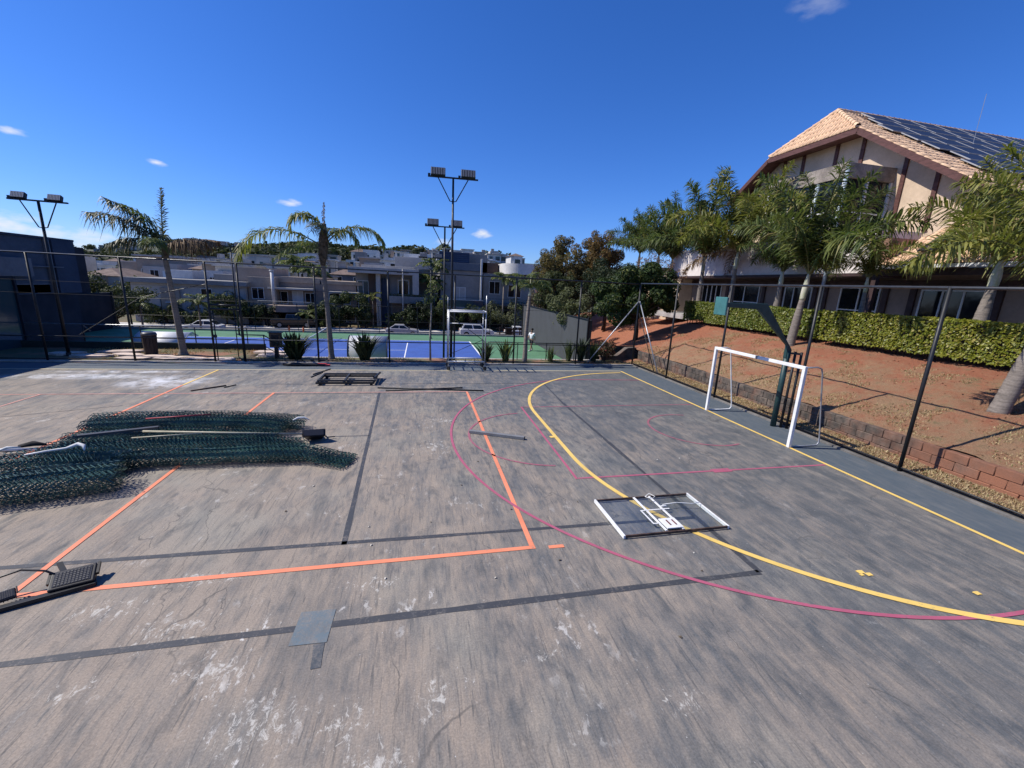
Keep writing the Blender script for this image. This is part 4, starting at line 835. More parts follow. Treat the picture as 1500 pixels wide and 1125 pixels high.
MB().box(-34.1, -17.22, 5.9, 26.4, 4.705, 4.80).build('roof', NAVY, bl)
MB().box(-17.28, -17.18, 24.95, 26.29, 2.21, 4.70).build('dark_panel', NAVY, bl); MB().box(-17.29, -17.2, 24.6, 24.85, 2.21, 4.69).build('pilaster', GREYR, bl)
MB().box(-17.6, -16.95, 12, 23.35, 3.0, 3.78).build('canopy', GREYR, bl, bevel=.01)
MB().box(-17.28, -17.1, 22.9, 25.3, 3.42, 3.46).build('ledge', GREYR, bl)
for (y0, y1) in ((22.7, 23.55), (23.65, 24.55), (25.0, 25.3)):
    w_ = MB().box(-17.345, -17.30, y0, y1, 2.25, 2.62).build('window', GLASS, bl); MB().box(-17.36, -17.285, y0 - .04, y1 + .04, 2.62, 2.66).build('frame', GREYR, w_)
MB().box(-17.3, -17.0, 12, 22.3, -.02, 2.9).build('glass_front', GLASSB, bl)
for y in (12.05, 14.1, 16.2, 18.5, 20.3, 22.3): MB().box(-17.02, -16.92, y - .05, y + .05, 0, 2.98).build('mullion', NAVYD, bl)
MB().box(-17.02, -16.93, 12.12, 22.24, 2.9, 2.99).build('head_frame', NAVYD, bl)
# ================================================================== CLUBHOUSE ON THE BANK
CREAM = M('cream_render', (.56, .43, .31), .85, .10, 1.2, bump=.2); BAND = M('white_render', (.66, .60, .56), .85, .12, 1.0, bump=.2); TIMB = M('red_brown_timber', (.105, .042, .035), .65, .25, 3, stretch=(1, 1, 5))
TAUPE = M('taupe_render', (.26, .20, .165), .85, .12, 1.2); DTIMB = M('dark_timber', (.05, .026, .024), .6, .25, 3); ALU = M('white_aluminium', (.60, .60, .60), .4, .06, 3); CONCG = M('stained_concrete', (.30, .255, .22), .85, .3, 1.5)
TILE = M('clay_tile', (.68, .46, .29), .8, .26, 2.2, col2=(.52, .33, .21), bump=.3, bscale=30); PIPE = M('blue_grey_pipe', (.30, .36, .42), .45, .15, 4, metal=.2)
cl = thing('clubhouse', 'two-storey clubhouse with clay-tile half-hip roof and glazed corner bay above the hedge', 'building', (22, 16, 2.1))
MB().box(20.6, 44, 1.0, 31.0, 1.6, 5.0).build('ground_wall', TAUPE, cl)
MB().box(17.6, 20.55, -2, 31, 1.9, 2.22).build('terrace_slab', CONC, cl)
def window(y0, y1, z0, z1, n, x=20.6, door=False):
    w_ = MB().box(x - .03, x - .005, y0, y1, z0, z1).build('window', GLASS, cl)
    fr = MB(); s = .06
    fr.box(x - .07, x - .031, y0 - s, y0, z0 - s, z1 + s).box(x - .07, x - .031, y1, y1 + s, z0 - s, z1 + s).box(x - .07, x - .031, y0, y1, z1, z1 + s).box(x - .07, x - .031, y0, y1, z0 - s, z0)
    for k in range(1, n): yy = y0 + (y1 - y0) * k / n; fr.box(x - .07, x - .031, yy - .03, yy + .03, z0, z1)
    if door: fr.box(x - .068, x - .032, y0, y1, z0 + .95, z0 + 1.0)
    fr.build('frame', ALU, w_)
window(11.8, 13.9, 3.12, 4.2, 3); window(15.65, 17.45, 2.25, 4.25, 2, door=True); window(19.15, 20.8, 3.1, 4.25, 3); window(26.25, 28.2, 3.1, 4.3, 4); window(22.8, 25.2, 2.3, 4.3, 2, door=True); window(6.4, 8.6, 3.1, 4.2, 3); window(2.2, 4.6, 2.25, 4.25, 2, door=True)
for y in (1.6, 5.4, 9.6, 11.45, 14.25, 15.35, 18.3, 18.9, 21.1, 22.4, 25.6, 28.7, 30.4): MB().box(20.5, 20.59, y - .12, y + .12, 2.225, 4.42).build('timber_post', DTIMB, cl)
MB().box(20.5, 20.59, 1.2, 30.8, 4.425, 4.62).build('timber_beam', DTIMB, cl)
# upper terrace band with palm shadows
MB().box(18.5, 20.9, 14.75, 29.5, 4.83, 6.62).build('parapet_band', BAND, cl, bevel=.015)
MB().box(18.44, 20.9, 14.7, 29.55, 4.70, 4.82).build('band_soffit', DTIMB, cl)
# far low wing behind the trees
MB().box(19.5, 30, 29.6, 38, 1.0, 5.6).build('far_wing_wall', CREAM, cl)
# glazed bay
for (n_, a, mt) in (('bay_fascia', (18.45, 21.2, 16.66, 21.1, 9.0, 9.62), CONCG), ('bay_plinth', (18.47, 21.2, 16.68, 21.08, 6.63, 7.05), CONCG), ('bay_glass', (18.56, 21.15, 16.78, 20.98, 7.055, 8.995), GLASS)):
    MB().box(*a).build(n_, mt, cl, bevel=.01 if 'glass' not in n_ else 0)
for (x, y) in ((18.52, 16.73), (19.75, 16.72), (21.1, 16.72), (18.52, 18.1), (18.52, 19.55), (18.52, 21.02)): MB().box(x - .05, x + .05, y - .05, y + .05, 7.055, 8.995).build('bay_mullion', ALU, cl)
for a in ((18.58, 21.1, 16.70, 16.77, 7.56, 7.62), (18.49, 18.555, 16.79, 20.96, 7.56, 7.62)): MB().box(*a).build('bay_transom', ALU, cl)
for (x, y, z0, z1) in ((18.36, 16.55, 2.2, 9.45), (18.36, 17.9, 6.63, 8.9)): MB().tube([(x, y, z0), (x, y, z1)], .075, 10).build('downpipe', PIPE, cl, smooth=True)
MB().box(18.5, 20.9, 14.1, 14.74, 4.9, 6.2).build('terracotta_panel', M('terracotta_render', (.36, .20, .14), .85, .12, 1.5), cl)
# gable
gy = [(13.0, 5.0), (13.0, 8.25), (18.2, 11.66), (23.6, 11.66), (26.3, 9.88), (26.3, 5.0)]
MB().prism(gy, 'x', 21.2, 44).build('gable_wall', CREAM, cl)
for y in (14.9, 16.3, 18.5, 19.9, 21.9, 23.2, 25.0):
    zt = min(11.66, 8.25 + (y - 13.0) * .656, 8.25 + (28.8 - y) * .656); MB().box(21.13, 21.195, y - .09, y + .09, 6.7, zt).build('timber_stud', TIMB, cl)
# tiled roofs: rows of half-round clay tiles
def tiles(o, ux, uy, width, height, inside, pitch=.21, row=.42, r=.085):
    """o origin at the eave, ux along the eave, uy up the slope; inside(s,t) says where the roof is"""
    o, ux, uy = Vector(o), Vector(ux).normalized(), Vector(uy).normalized(); nn = ux.cross(uy).normalized()
    if nn.z < 0: nn = -nn
    mb = MB(); rg = random.Random(11)
    for i in range(int(width / pitch)):
        for j in range(int(height / row) + 1):
            s = (i + .5) * pitch; t0 = j * row
            if not inside(s, t0 + .05): continue
            t1 = t0 + row * 1.08
            while not inside(s, t1) and t1 > t0 + .06: t1 -= .05
            k = 1 + rg.uniform(-.06, .06); lift = .012 + rg.uniform(-.006, .01); n = 5; vs = []
            for (t, rr, lf) in ((t0, r * 1.12 * k, lift + .022), (t1, r * .92 * k, lift)):
                for q in range(n + 1): a = math.pi * q / n; vs.append(o + ux * (s + rr * math.cos(a)) + uy * t + nn * (lf + rr * .75 * math.sin(a)))
            mb.add(vs, [(q, q + 1, n + 2 + q, n + 1 + q) for q in range(n)] + [tuple(range(n, -1, -1))])
    return mb
EX, RZ, SLP = 20.3, 13.42, .656
cs = 1 / math.sqrt(1 + SLP * SLP)
# underlay shells
hipA, hipB, ap = Vector((EX, 18.25, 11.68)), Vector((EX, 23.55, 11.68)), Vector((21.75, 20.9, RZ))
dk = M('roof_underlay', (.24, .14, .09), .9, .2, 2)
sh = MB(); sh.add([hipA, hipB, ap], [(0, 1, 2)]); sh.add([hipA, (EX, 12.6, 7.97), (44, 12.6, 7.97), (44, 20.9, RZ), ap], [(0, 1, 2, 3, 4)]); sh.add([hipB, (EX, 26.6, 9.68), (44, 26.6, 9.68), (44, 20.9, RZ), ap], [(4, 3, 2, 1, 0)])
rf = sh.build('roof', dk, cl); sol = rf.modifiers.new('thickness', 'SOLIDIFY'); sol.thickness = .03; sol.offset = 0
up = (ap - (hipA + hipB) / 2); hl = up.length
tiles(hipA, (0, 1, 0), up, 5.3, hl, lambda s, t: 0 <= t <= hl and abs(s - 2.65) <= 2.65 * (1 - t / hl) + .02).build('roof_tiles', TILE, rf, fix=False, smooth=True, kind='stuff')
sl_len = (20.9 - 12.6) / cs
def in_r(s, t):
    z = t * cs; y = 12.6 + z; x = s
    lim = 0 if y < 18.25 else (y - 18.25) / 2.65 * 1.45
    return 0 <= t <= sl_len and s >= lim and s < 23.5
def in_r2(s, t): return in_r(s, t) and (s < 2.2 or t < .55 or t > sl_len - .35)
tiles((EX, 12.6, 7.97), (1, 0, 0), (0, 1, SLP), 23.6, sl_len, in_r2).build('roof_tiles', TILE, rf, fix=False, smooth=True, kind='stuff')
tiles((EX, 26.6, 9.68), (1, 0, 0), (0, -1, SLP), 8, 5.7 / cs, lambda s, t: 0 <= t <= 5.7 / cs and s < 8 and s >= (0 if t * cs < 3.05 else (t * cs - 3.05) / 2.65 * 1.45)).build('roof_tiles', TILE, rf, fix=False, smooth=True, kind='stuff')
# ridge caps
def caps(a, b_, n): 
    a, b_ = Vector(a), Vector(b_); mb = MB()
    for i in range(n): mb.tube([a.lerp(b_, i / n), a.lerp(b_, (i + 1.12) / n)], [.13, .10], 8, False)
    return mb
for a, b_, n in ((hipA, ap, 9), (hipB, ap, 9), (ap, (44, 20.9, RZ), 60)): caps(Vector(a) + Vector((0, 0, .06)), Vector(b_) + Vector((0, 0, .06)), n).build('ridge_caps', TILE, rf, smooth=True, fix=False, kind='stuff')
# barge boards and fascias
for a, b_ in (((EX - .02, 18.2, 11.52), (EX - .02, 12.6, 7.85)), ((EX - .02, 23.6, 11.52), (EX - .02, 26.6, 9.56)), ((EX - .02, 18.2, 11.53), (EX - .02, 23.6, 11.53))): MB().bar(a, b_, .05, .24).build('barge_board', TIMB, rf)
MB().prism([(12.7, 8.0), (18.2, 11.58), (23.6, 11.58), (26.5, 9.70), (26.5, 9.66), (23.6, 11.50), (18.2, 11.50), (12.7, 7.96)], 'x', EX + .06, 21.19).build('soffit', TIMB, rf)
# solar panels in staggered rows
PV = glassmat('solar_cells', (.020, .021, .026), .38); PV.node_tree.nodes['Principled BSDF'].inputs['Specular IOR Level'].default_value = .25
pv = MB().box(.02, 1.63, .02, .98, .0, .03).mesh('solar_panel'); pv.materials.append(PV)
pf = MB(); pf.box(0, 1.65, 0, .019, -.005, .036).box(0, 1.65, .988, 1.0, -.005, .036).box(0, .019, .0195, .9805, -.005, .036).box(1.631, 1.65, .0195, .9805, -.005, .036); pf = pf.mesh('frame'); pf.materials.append(M('panel_frame', (.34, .34, .35), .45, .1, 3))
for k in range(7):
    t0 = sl_len - 1.55 - k * 1.13
    if t0 < .5: break
    y = 12.6 + t0 * cs; z = 7.97 + t0 * cs * SLP
    st = EX + (2.35 if k == 0 else 1.6 if k == 1 else 1.35 if k == 2 else 1.5 + .25 * (k % 3)) + (0.2 if k % 2 else 0)
    for c in range(12):
        if k >= 4 and c % 7 == 5: continue
        o = inst('solar_panel', pv, rf, (st + c * 1.70 - wloc(rf).x, y - wloc(rf).y - .075, z - wloc(rf).z + .16), (math.atan(SLP), 0, 0)); inst('frame', pf, o)
MB().tube([(26.5, 17.5, 11.4), (26.5, 17.5, 13.6)], .012, 5).build('antenna', STEEL, rf)
# lower veranda roof with gutter
ux0 = 18.35; lr = MB(); lr.add([(ux0, -3, 5.02), (ux0, 14.9, 5.02), (21.0, 14.0, 6.72), (21.0, -3, 6.72)], [(0, 1, 2, 3)])
lo = lr.build('veranda_roof', dk, cl); sol = lo.modifiers.new('thickness', 'SOLIDIFY'); sol.thickness = .1; sol.offset = 0
s2 = Vector((2.65, 0, 1.7)); tiles((ux0, -3, 5.10), (0, 1, 0), s2, 17.8, s2.length, lambda s, t: 0 <= t <= s2.length and s < 17.75 - t * .29).build('roof_tiles', TILE, lo, fix=False, smooth=True, kind='stuff')
MB().prism([(ux0 - .06 + a, 4.99 + b_) for a, b_ in ((-.09, -.02), (.05, -.02), (.06, .10), (.04, .10), (.035, .0), (-.075, .0), (-.08, .10), (-.1, .10))], 'y', -3, 14.95).build('gutter', ALU, lo)
for (y0, y1) in ((10.1, 11.7), (11.75, 13.35)):
    a = math.atan2(1.7, 2.65); Mp = Matrix.Translation((18.95, y0, 5.62)) @ Matrix.Rotation(-a, 4, 'Y')
    q = MB().box(0, 1.15, 0, y1 - y0, .02, .07, Mp).build('water_heater_panel', PV, lo); MB().box(-.03, 1.18, -.02, .0, .0, .08, Mp).box(-.03, 1.18, y1 - y0, y1 - y0 + .02, .0, .08, Mp).build('frame', STEEL, q)
MB().box(18.6, 18.75, -2, 14.6, 4.72, 4.96).build('veranda_beam', DTIMB, cl)
for y in (3.0, 9.3, 14.5): MB().box(18.58, 18.76, y - .09, y + .09, 2.22, 4.719).build('veranda_post', DTIMB, cl)

# ================================================================== HEDGE
HEDGE = leafmat('hedge_leaf', (.075, .115, .012), (.185, .205, .026), (.26, .24, .055), .35, .45, .4)
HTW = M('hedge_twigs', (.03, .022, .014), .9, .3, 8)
def hedge(label, y0, y1, h0, seed, mat):
    t = thing('hedge', label, 'hedge', (15.55, (y0 + y1) / 2, 2.0), 'clipped hedges above the bank'); rg = random.Random(seed); mb = MB(); x0, x1, z0, z1 = 15.1, 16.05, 2.12, h0
    def leaf(p, nn):
        nn = (nn + Vector((rg.uniform(-1, 1), rg.uniform(-1, 1), rg.uniform(-.4, 1))) * .9).normalized(); a = Matrix.Rotation(rg.uniform(0, 6.28), 3, nn) @ nn.orthogonal().normalized(); b_ = nn.cross(a); s = rg.uniform(.032, .058)
        mb.add([p - a * s, p + b_ * s * .55, p + a * s, p - b_ * s * .55], [(0, 1, 2, 3)])
    for i in range(int((y1 - y0) * 1500)):
        k = rg.random(); y = rg.uniform(y0, y1); dp = abs(rg.gauss(0, .05)); bul = .04 * nz2(0, y, 1.2, seed) + .03 * nz2(y, 3, 4, seed)
        if k < .62: z = rg.uniform(z0 + .02, z1); leaf(Vector((x0 - bul + dp + .04 * nz2(y, z, 3, seed), y, z + .02 * nz2(y, z, 2))), Vector((-1, 0, .1)))
        elif k < .93: leaf(Vector((rg.uniform(x0, x1), y, z1 + bul - dp + rg.uniform(0, .03))), Vector((0, 0, 1)))
        else: leaf(Vector((rg.uniform(x0, x1), y0 + dp if rg.random() < .5 else y1 - dp, rg.uniform(z0, z1))), Vector((0, -1, 0)))
    mb.build('foliage', mat, t, fix=False)
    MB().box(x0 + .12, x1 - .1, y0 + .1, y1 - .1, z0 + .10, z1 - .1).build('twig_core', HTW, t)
    st = MB(); y = y0 + .2
    while y < y1: st.tube([(15.4 + rg.uniform(-.1, .2), y, 1.9), (15.4, y + rg.uniform(-.1, .1), 2.35)], .02, 5); y += .3
    st.build('stems', HTW, t, kind='stuff'); return t
hedge('clipped dark green hedge behind the goal, running towards the leafy tree', 13.55, 22.2, 3.20, 1, HEDGE)
hedge('clipped yellow-green hedge running from the gap to the thick-trunked palm and beyond', 2.5, 13.4, 3.24, 2, leafmat('hedge_leaf_yellow', (.115, .145, .012), (.25, .245, .026), (.32, .27, .06), .35, .45, .4))

# ================================================================== FOXTAIL PALMS ON THE BANK
def foxtails(mat, base, ll, L): return [frond(L, e0, bd, ll, 135, 1.0, base + i, mat, RACH, .019, .1, .10, 1.5, (.04, .2)) for i, (e0, bd) in enumerate(((84, 30), (74, 62), (63, 88), (48, 105), (26, 95)))]
FA, FY_, FD = foxtails(PALM_A, 200, .60, 2.7), foxtails(PALM_Y, 220, .60, 2.7), foxtails(leafmat('deep_palm_leaf', (.042, .078, .022), (.125, .155, .044), (.22, .18, .06), .4, .5, .35), 240, .60, 2.7)
def foxtail(label, x, y, z0, zs, zc, r, fm, n, sc, seed, lean=(0, 0), low=0, dead=0):
    """z0 ground, zs start of crownshaft, zc where the fronds leave"""
    t = thing('palm_tree', label, 'palm tree', (x, y, z0 - .05)); rg = random.Random(seed); lx, ly = lean; H_ = zc - z0
    def q(z): k = (z - z0) / H_; return (x + lx * k, y + ly * k, z)
    palm_trunk(t, [q(z0 - .1), q(z0 + .25), q(z0 + (zs - z0) * .5), q(zs)], [r * 1.25, r * 1.12, r * 1.05, r * .72], GREYTR, rings=1)
    palm_trunk(t, [q(zs - .02), q(zs + (zc - zs) * .35), q(zc)], [r * .74, r * .80, r * .42], SHAFT, 'crownshaft')
    top = (lx, ly, zc - z0 + .0)
    for i in range(n):
        k = i / n; vi = 0 if k < .2 else 1 if k < .5 else 2 if k < .8 else 3 if k < .95 - low else 4
        add_frond(t, fm[vi], top, i * 137.5 + seed * 40, sc * rg.uniform(.85, 1.1), rg.uniform(-6, 6), rg.uniform(-15, 15))
    for i in range(dead): add_frond(t, FDEAD, top, rg.uniform(0, 360), sc * .9)
    return t
FDEAD = frond(2.2, 10, 75, .4, 60, .8, 300, PALM_D, RACHD, .02)
foxtail('slim foxtail palm standing on the bank directly behind the basketball post', 14.5, 13.97, 1.78, 3.6, 4.6, .14, FA, 14, 1.5, 1, (.12, -.1))
foxtail('thick-trunked foxtail palm in a dug hollow on the red bank', 13.3, 6.8, 1.25, 3.2, 4.15, .15, FY_, 12, 1.2, 2, (.35, -.25))
foxtail('grey bulging-trunk foxtail palm behind the yellow-green hedge, fronds over the veranda roof', 16.5, 9.5, 2.15, 4.2, 5.0, .16, FY_, 12, 1.25, 3, (.1, -.05))
foxtail('small young palm in front of the sliding doors behind the hedge', 16.6, 13.1, 2.15, 4.0, 4.55, .09, FY_, 11, .75, 4, (-.1, .0))
foxtail('foxtail palm with yellowing lower fronds against the white parapet band', 17.0, 20.8, 2.15, 5.1, 6.0, .14, FY_, 14, 1.6, 5, (.05, .1), dead=2)
foxtail('dark-crowned foxtail palm left of the yellowing one, before the white band', 17.0, 23.6, 2.15, 5.0, 5.9, .14, FD, 16, 1.75, 6, (.05, .1))
foxtail('foxtail palm in shade before the white band, close to the slim palm', 17.4, 18.0, 2.15, 4.2, 4.9, .14, FD, 10, 1.2, 7)
foxtail('foxtail palm at the far corner of the clubhouse band', 18.2, 29.0, 1.9, 5.2, 6.1, .14, FD, 15, 1.55, 8)
foxtail('foxtail palm rising beyond the leafy tree, farthest along the bank', 19.0, 35.5, 1.5, 6.0, 6.9, .15, FD, 16, 1.35, 9)
foxtail('foxtail palm between the clubhouse corner and the farthest palm', 19.0, 32.3, 1.7, 5.8, 6.6, .15, FA, 16, 1.45, 10)
# second tall palm at the right edge, deep green
foxtail('deep green foxtail palm crown beside the solar-panelled roof', 16.9, 6.4, 2.15, 4.6, 5.4, .15, FY_, 11, 1.2, 11)

# ================================================================== TREES BEYOND THE CORNER
BARK = M('dark_bark', (.055, .042, .034), .95, .35, 5, bump=.8, bscale=15)
def tree(name, label, x, y, z0, h, blobs, n, size, mat, seed, tr=.16, extra=None, group=None):
    t = thing(name, label, 'tree', (x, y, z0), group); rg = random.Random(seed)
    mb = MB(); fork = Vector((x + rg.uniform(-.1, .1), y, z0 + h * .35)); mb.tube([(x, y, z0 - .2), (x + rg.uniform(-.05, .05), y, z0 + h * .18), fork], [tr * 1.3, tr, tr * .85], 9)
    for b_ in blobs:
        e = Vector(b_[:3]); m_ = fork.lerp(e, .5) + Vector((rg.uniform(-.2, .2), rg.uniform(-.2, .2), rg.uniform(.0, .3)))
        mb.tube([fork, m_, e], [tr * .6, tr * .35, tr * .1], 6)
    mb.build('trunk', BARK, t, smooth=True)
    leaf_cloud(blobs, n, size, seed).build('crown', mat, t, fix=False)
    if extra: extra(t)
    return t
def blobs(cx, cy, cz, rx, ry, rz, n, r, seed):
    rg = random.Random(seed); out = []
    while len(out) < n:
        v = Vector((rg.uniform(-1, 1), rg.uniform(-1, 1), rg.uniform(-1, 1)))
        if v.length < 1: out.append((cx + v.x * rx, cy + v.y * ry, cz + v.z * rz, r * rg.uniform(.65, 1.25)))
    return out
MANGO = leafmat('mango_leaf', (.010, .024, .006), (.046, .076, .016), (.13, .14, .03), .25, .55, .25); PANIC = leafmat('mango_blossom', (.16, .085, .055), (.26, .16, .10), None, .2, .8)
def panicles(t):
    leaf_cloud([(12.9, 22.3, 5.35, .5), (13.6, 22.0, 5.1, .4), (14.3, 21.8, 4.6, .4), (12.2, 22.4, 5.2, .35)], 900, .055, 91).build('blossom', PANIC, t, fix=False)
tree('mango_tree', 'dense dark-leaved tree with brownish blossom at the fence corner above the bank', 12.3, 22.4, .5, 4.5, blobs(11.9, 22.6, 3.45, 2.35, 2.2, 1.75, 60, .52, 5), 34000, .095, MANGO, 21, .13, panicles)
AUT = leafmat('russet_leaf', (.085, .075, .028), (.20, .145, .055), (.085, .11, .04), .35, .7); AUT2 = leafmat('brown_leaf', (.10, .072, .028), (.21, .125, .046), (.08, .09, .03), .35, .7)
tree('russet_tree', 'round russet-leaved tree beyond the tennis wall, beside the far houses', 13.4, 40.5, -1.2, 8, blobs(13.6, 40.5, 5.3, 2.7, 2.5, 2.9, 60, .62, 7), 20000, .11, AUT, 22, .2)
tree('russet_tree', 'taller brown-leaved tree right of the round russet one', 17.6, 41.5, -.6, 9.5, blobs(17.8, 41.5, 6.3, 2.8, 2.5, 3.0, 60, .62, 8), 20000, .11, AUT2, 23, .2)
OLIVE = leafmat('olive_leaf', (.028, .042, .016), (.075, .085, .034), (.12, .12, .05), .3, .6); DARKL = leafmat('dark_tree_leaf', (.014, .026, .012), (.042, .058, .022), None, .25, .5)
tree('olive_tree', 'loose olive-green shrub tree at the near end of the grey tennis wall', 10.9, 30.5, -1.3, 4.6, blobs(11.0, 30.5, 2.2, 1.8, 2.4, 1.6, 26, .5, 9), 7000, .10, leafmat('grey_green_leaf', (.06, .075, .03), (.14, .15, .07), None, .3, .6), 24, .1)
tree('olive_tree', 'dark green tree between the russet trees and the leafy corner tree', 15.3, 33.5, .4, 5, blobs(15.3, 33.5, 3.9, 2.6, 2.4, 2.2, 34, .65, 10), 12000, .10, DARKL, 25, .15)
tree('olive_tree', 'olive tree behind the tennis wall below the round russet tree', 12.2, 37.0, -1.2, 5, blobs(12.2, 37, 2.8, 1.8, 2.0, 2.1, 30, .6, 11), 9000, .12, OLIVE, 26, .12)
# shrub on the red slope behind the corner
tree('red_shrub', 'small red-tipped shrub at the foot of the red slope behind the fence corner', 9.3, 19.9, 0, 1.4, blobs(9.3, 19.95, .7, .6, .25, .5, 10, .3, 12), 1500, .06, leafmat('red_green_leaf', (.03, .04, .015), (.11, .05, .03), (.2, .05, .04), .3, .5), 27, .05)
# ================================================================== TENNIS COURT THINGS
def at(px, py, y):
    """the point at ground distance y that the photograph shows at (px, py): used to read sizes off the picture"""
    d = -az + ax * ((px - 750) / 610.22) - ay * ((py - 562.5) / 610.22); t = y / d.y
    return Vector((d.x * t, y, 3.62 + d.z * t))
def bx(px, y): return at(px, 382 + px * .048, y).x
GREYW = M('grey_practice_wall', (.050, .052, .056), .8, .1, 1.0)
t = thing('practice_wall', 'tall dark grey wall closing the right end of the tennis court', 'wall', (10.3, 33, TZ)); MB().box(10.22, 10.42, 24.5, 42, TZ, 1.72).build('wall_panel', GREYW, t)
for y in (24.5, 42): MB().box(10.12, 10.215, y - .06, y + .06, TZ, 1.9).build('post', BLACKM, t)
MB().box(10.14, 10.215, 24.6, 41.9, 1.74, 1.8).build('top_rail', BLACKM, t)
t = thing('practice_wall', 'tall navy wall closing the shaded left end of the tennis court', 'wall', (-25.5, 34, TZ)); MB().box(-25.6, -25.4, 23, 42, TZ, 1.45).build('wall_panel', NAVYD, t)
for y in (26.8, 31.8, 36.8, 41.9): MB().box(-25.39, -25.3, y - .06, y + .06, TZ, 1.5).build('post', BLACKM, t)
t = thing('tennis_net', 'dark tennis net sagging between its posts across the blue court', 'net', (-7.6, 31.9, TZ))
for y in (25.6, 38.3): MB().tube([(-7.6, y, TZ), (-7.6, y, TZ + 1.07)], .04, 8).build('post', BLACKM, t, smooth=True)
nm = MB()
def nh(y): return TZ + .914 + .156 * abs((y - 31.95) / 6.35) ** 1.6
y = 25.6
while y < 38.3:
    nm.bar((-7.6, y, TZ + .03), (-7.6, y, nh(y)), .006); y += .11
for k in range(9):
    pts = [(-7.6, 25.6 + i * 1.27, TZ + .04 + (nh(25.6 + i * 1.27) - TZ - .06) * k / 8) for i in range(11)]
    nm.tube(pts, .004, 4)
nm.build('mesh', BLACKM, t, fix=False, kind='stuff'); MB().tube([(-7.6, 25.6 + i * 1.27, nh(25.6 + i * 1.27)) for i in range(11)], .03, 6).build('headband', WHITE, t, smooth=True)
tf = thing('tennis_fence', 'low black post-and-rail fence along the far side of the tennis court', 'fence', (-6, 41.6, TZ))
x = -25.2
while x < 10.3: MB().tube([(x, 41.55, TZ), (x, 41.55, TZ + 2.6)], .03, 6).build('post', BLACKM, tf); x += 3.55
for z in (.05, 1.2, 2.6): MB().tube([(-25.2, 41.55, TZ + z), (10.2, 41.55, TZ + z)], .018, 6).build('rail', BLACKM, tf)
# barrel-backed player shelters
def shelter(label, x0, x1, y, mat, flip=1):
    t = thing('player_shelter', label, 'shelter', ((x0 + x1) / 2, y, TZ)); n = 12; v = []; mb = MB()
    pr = [(math.sin(R(a)) * .95, 1.15 + math.cos(R(a)) * .85) for a in [k * (125) / n for k in range(n + 1)]] + [(.60, 0.1)]
    pr = [(-.55, 1.75)] + pr
    mb.v = [(xx, y - flip * a_, TZ + z_) for a_, z_ in pr for xx in (x0, x1)]; mb.f = [(2 * k, 2 * k + 1, 2 * k + 3, 2 * k + 2) for k in range(len(pr) - 1)]
    o = mb.build('shell', mat, t, smooth=True); s = o.modifiers.new('t', 'SOLIDIFY'); s.thickness = .03
    for x in (x0, x1): MB().tube([(x, y - flip * a, TZ + z) for a, z in pr], .03, 6).build('hoop', BLACKM if mat is not WHITE else STEEL, t)
    MB().box(x0 + .1, x1 - .1, y - .1, y + .3, TZ + .42, TZ + .47).build('bench', STEEL, t)
    for x in (x0 + .3, x1 - .3): MB().box(x - .03, x + .03, y, y + .1, TZ, TZ + .419).build('bench_leg', STEEL, t)
shelter('grey barrel-backed player shelter on the tennis court behind the spiky plant', -3.86, -1.82, 24.35, M('grey_polycarbonate', (.42, .43, .45), .35, .08, 1))
shelter('white barrel-backed player shelter at the left part of the tennis court', -13.7, -11.5, 24.35, WHITE)
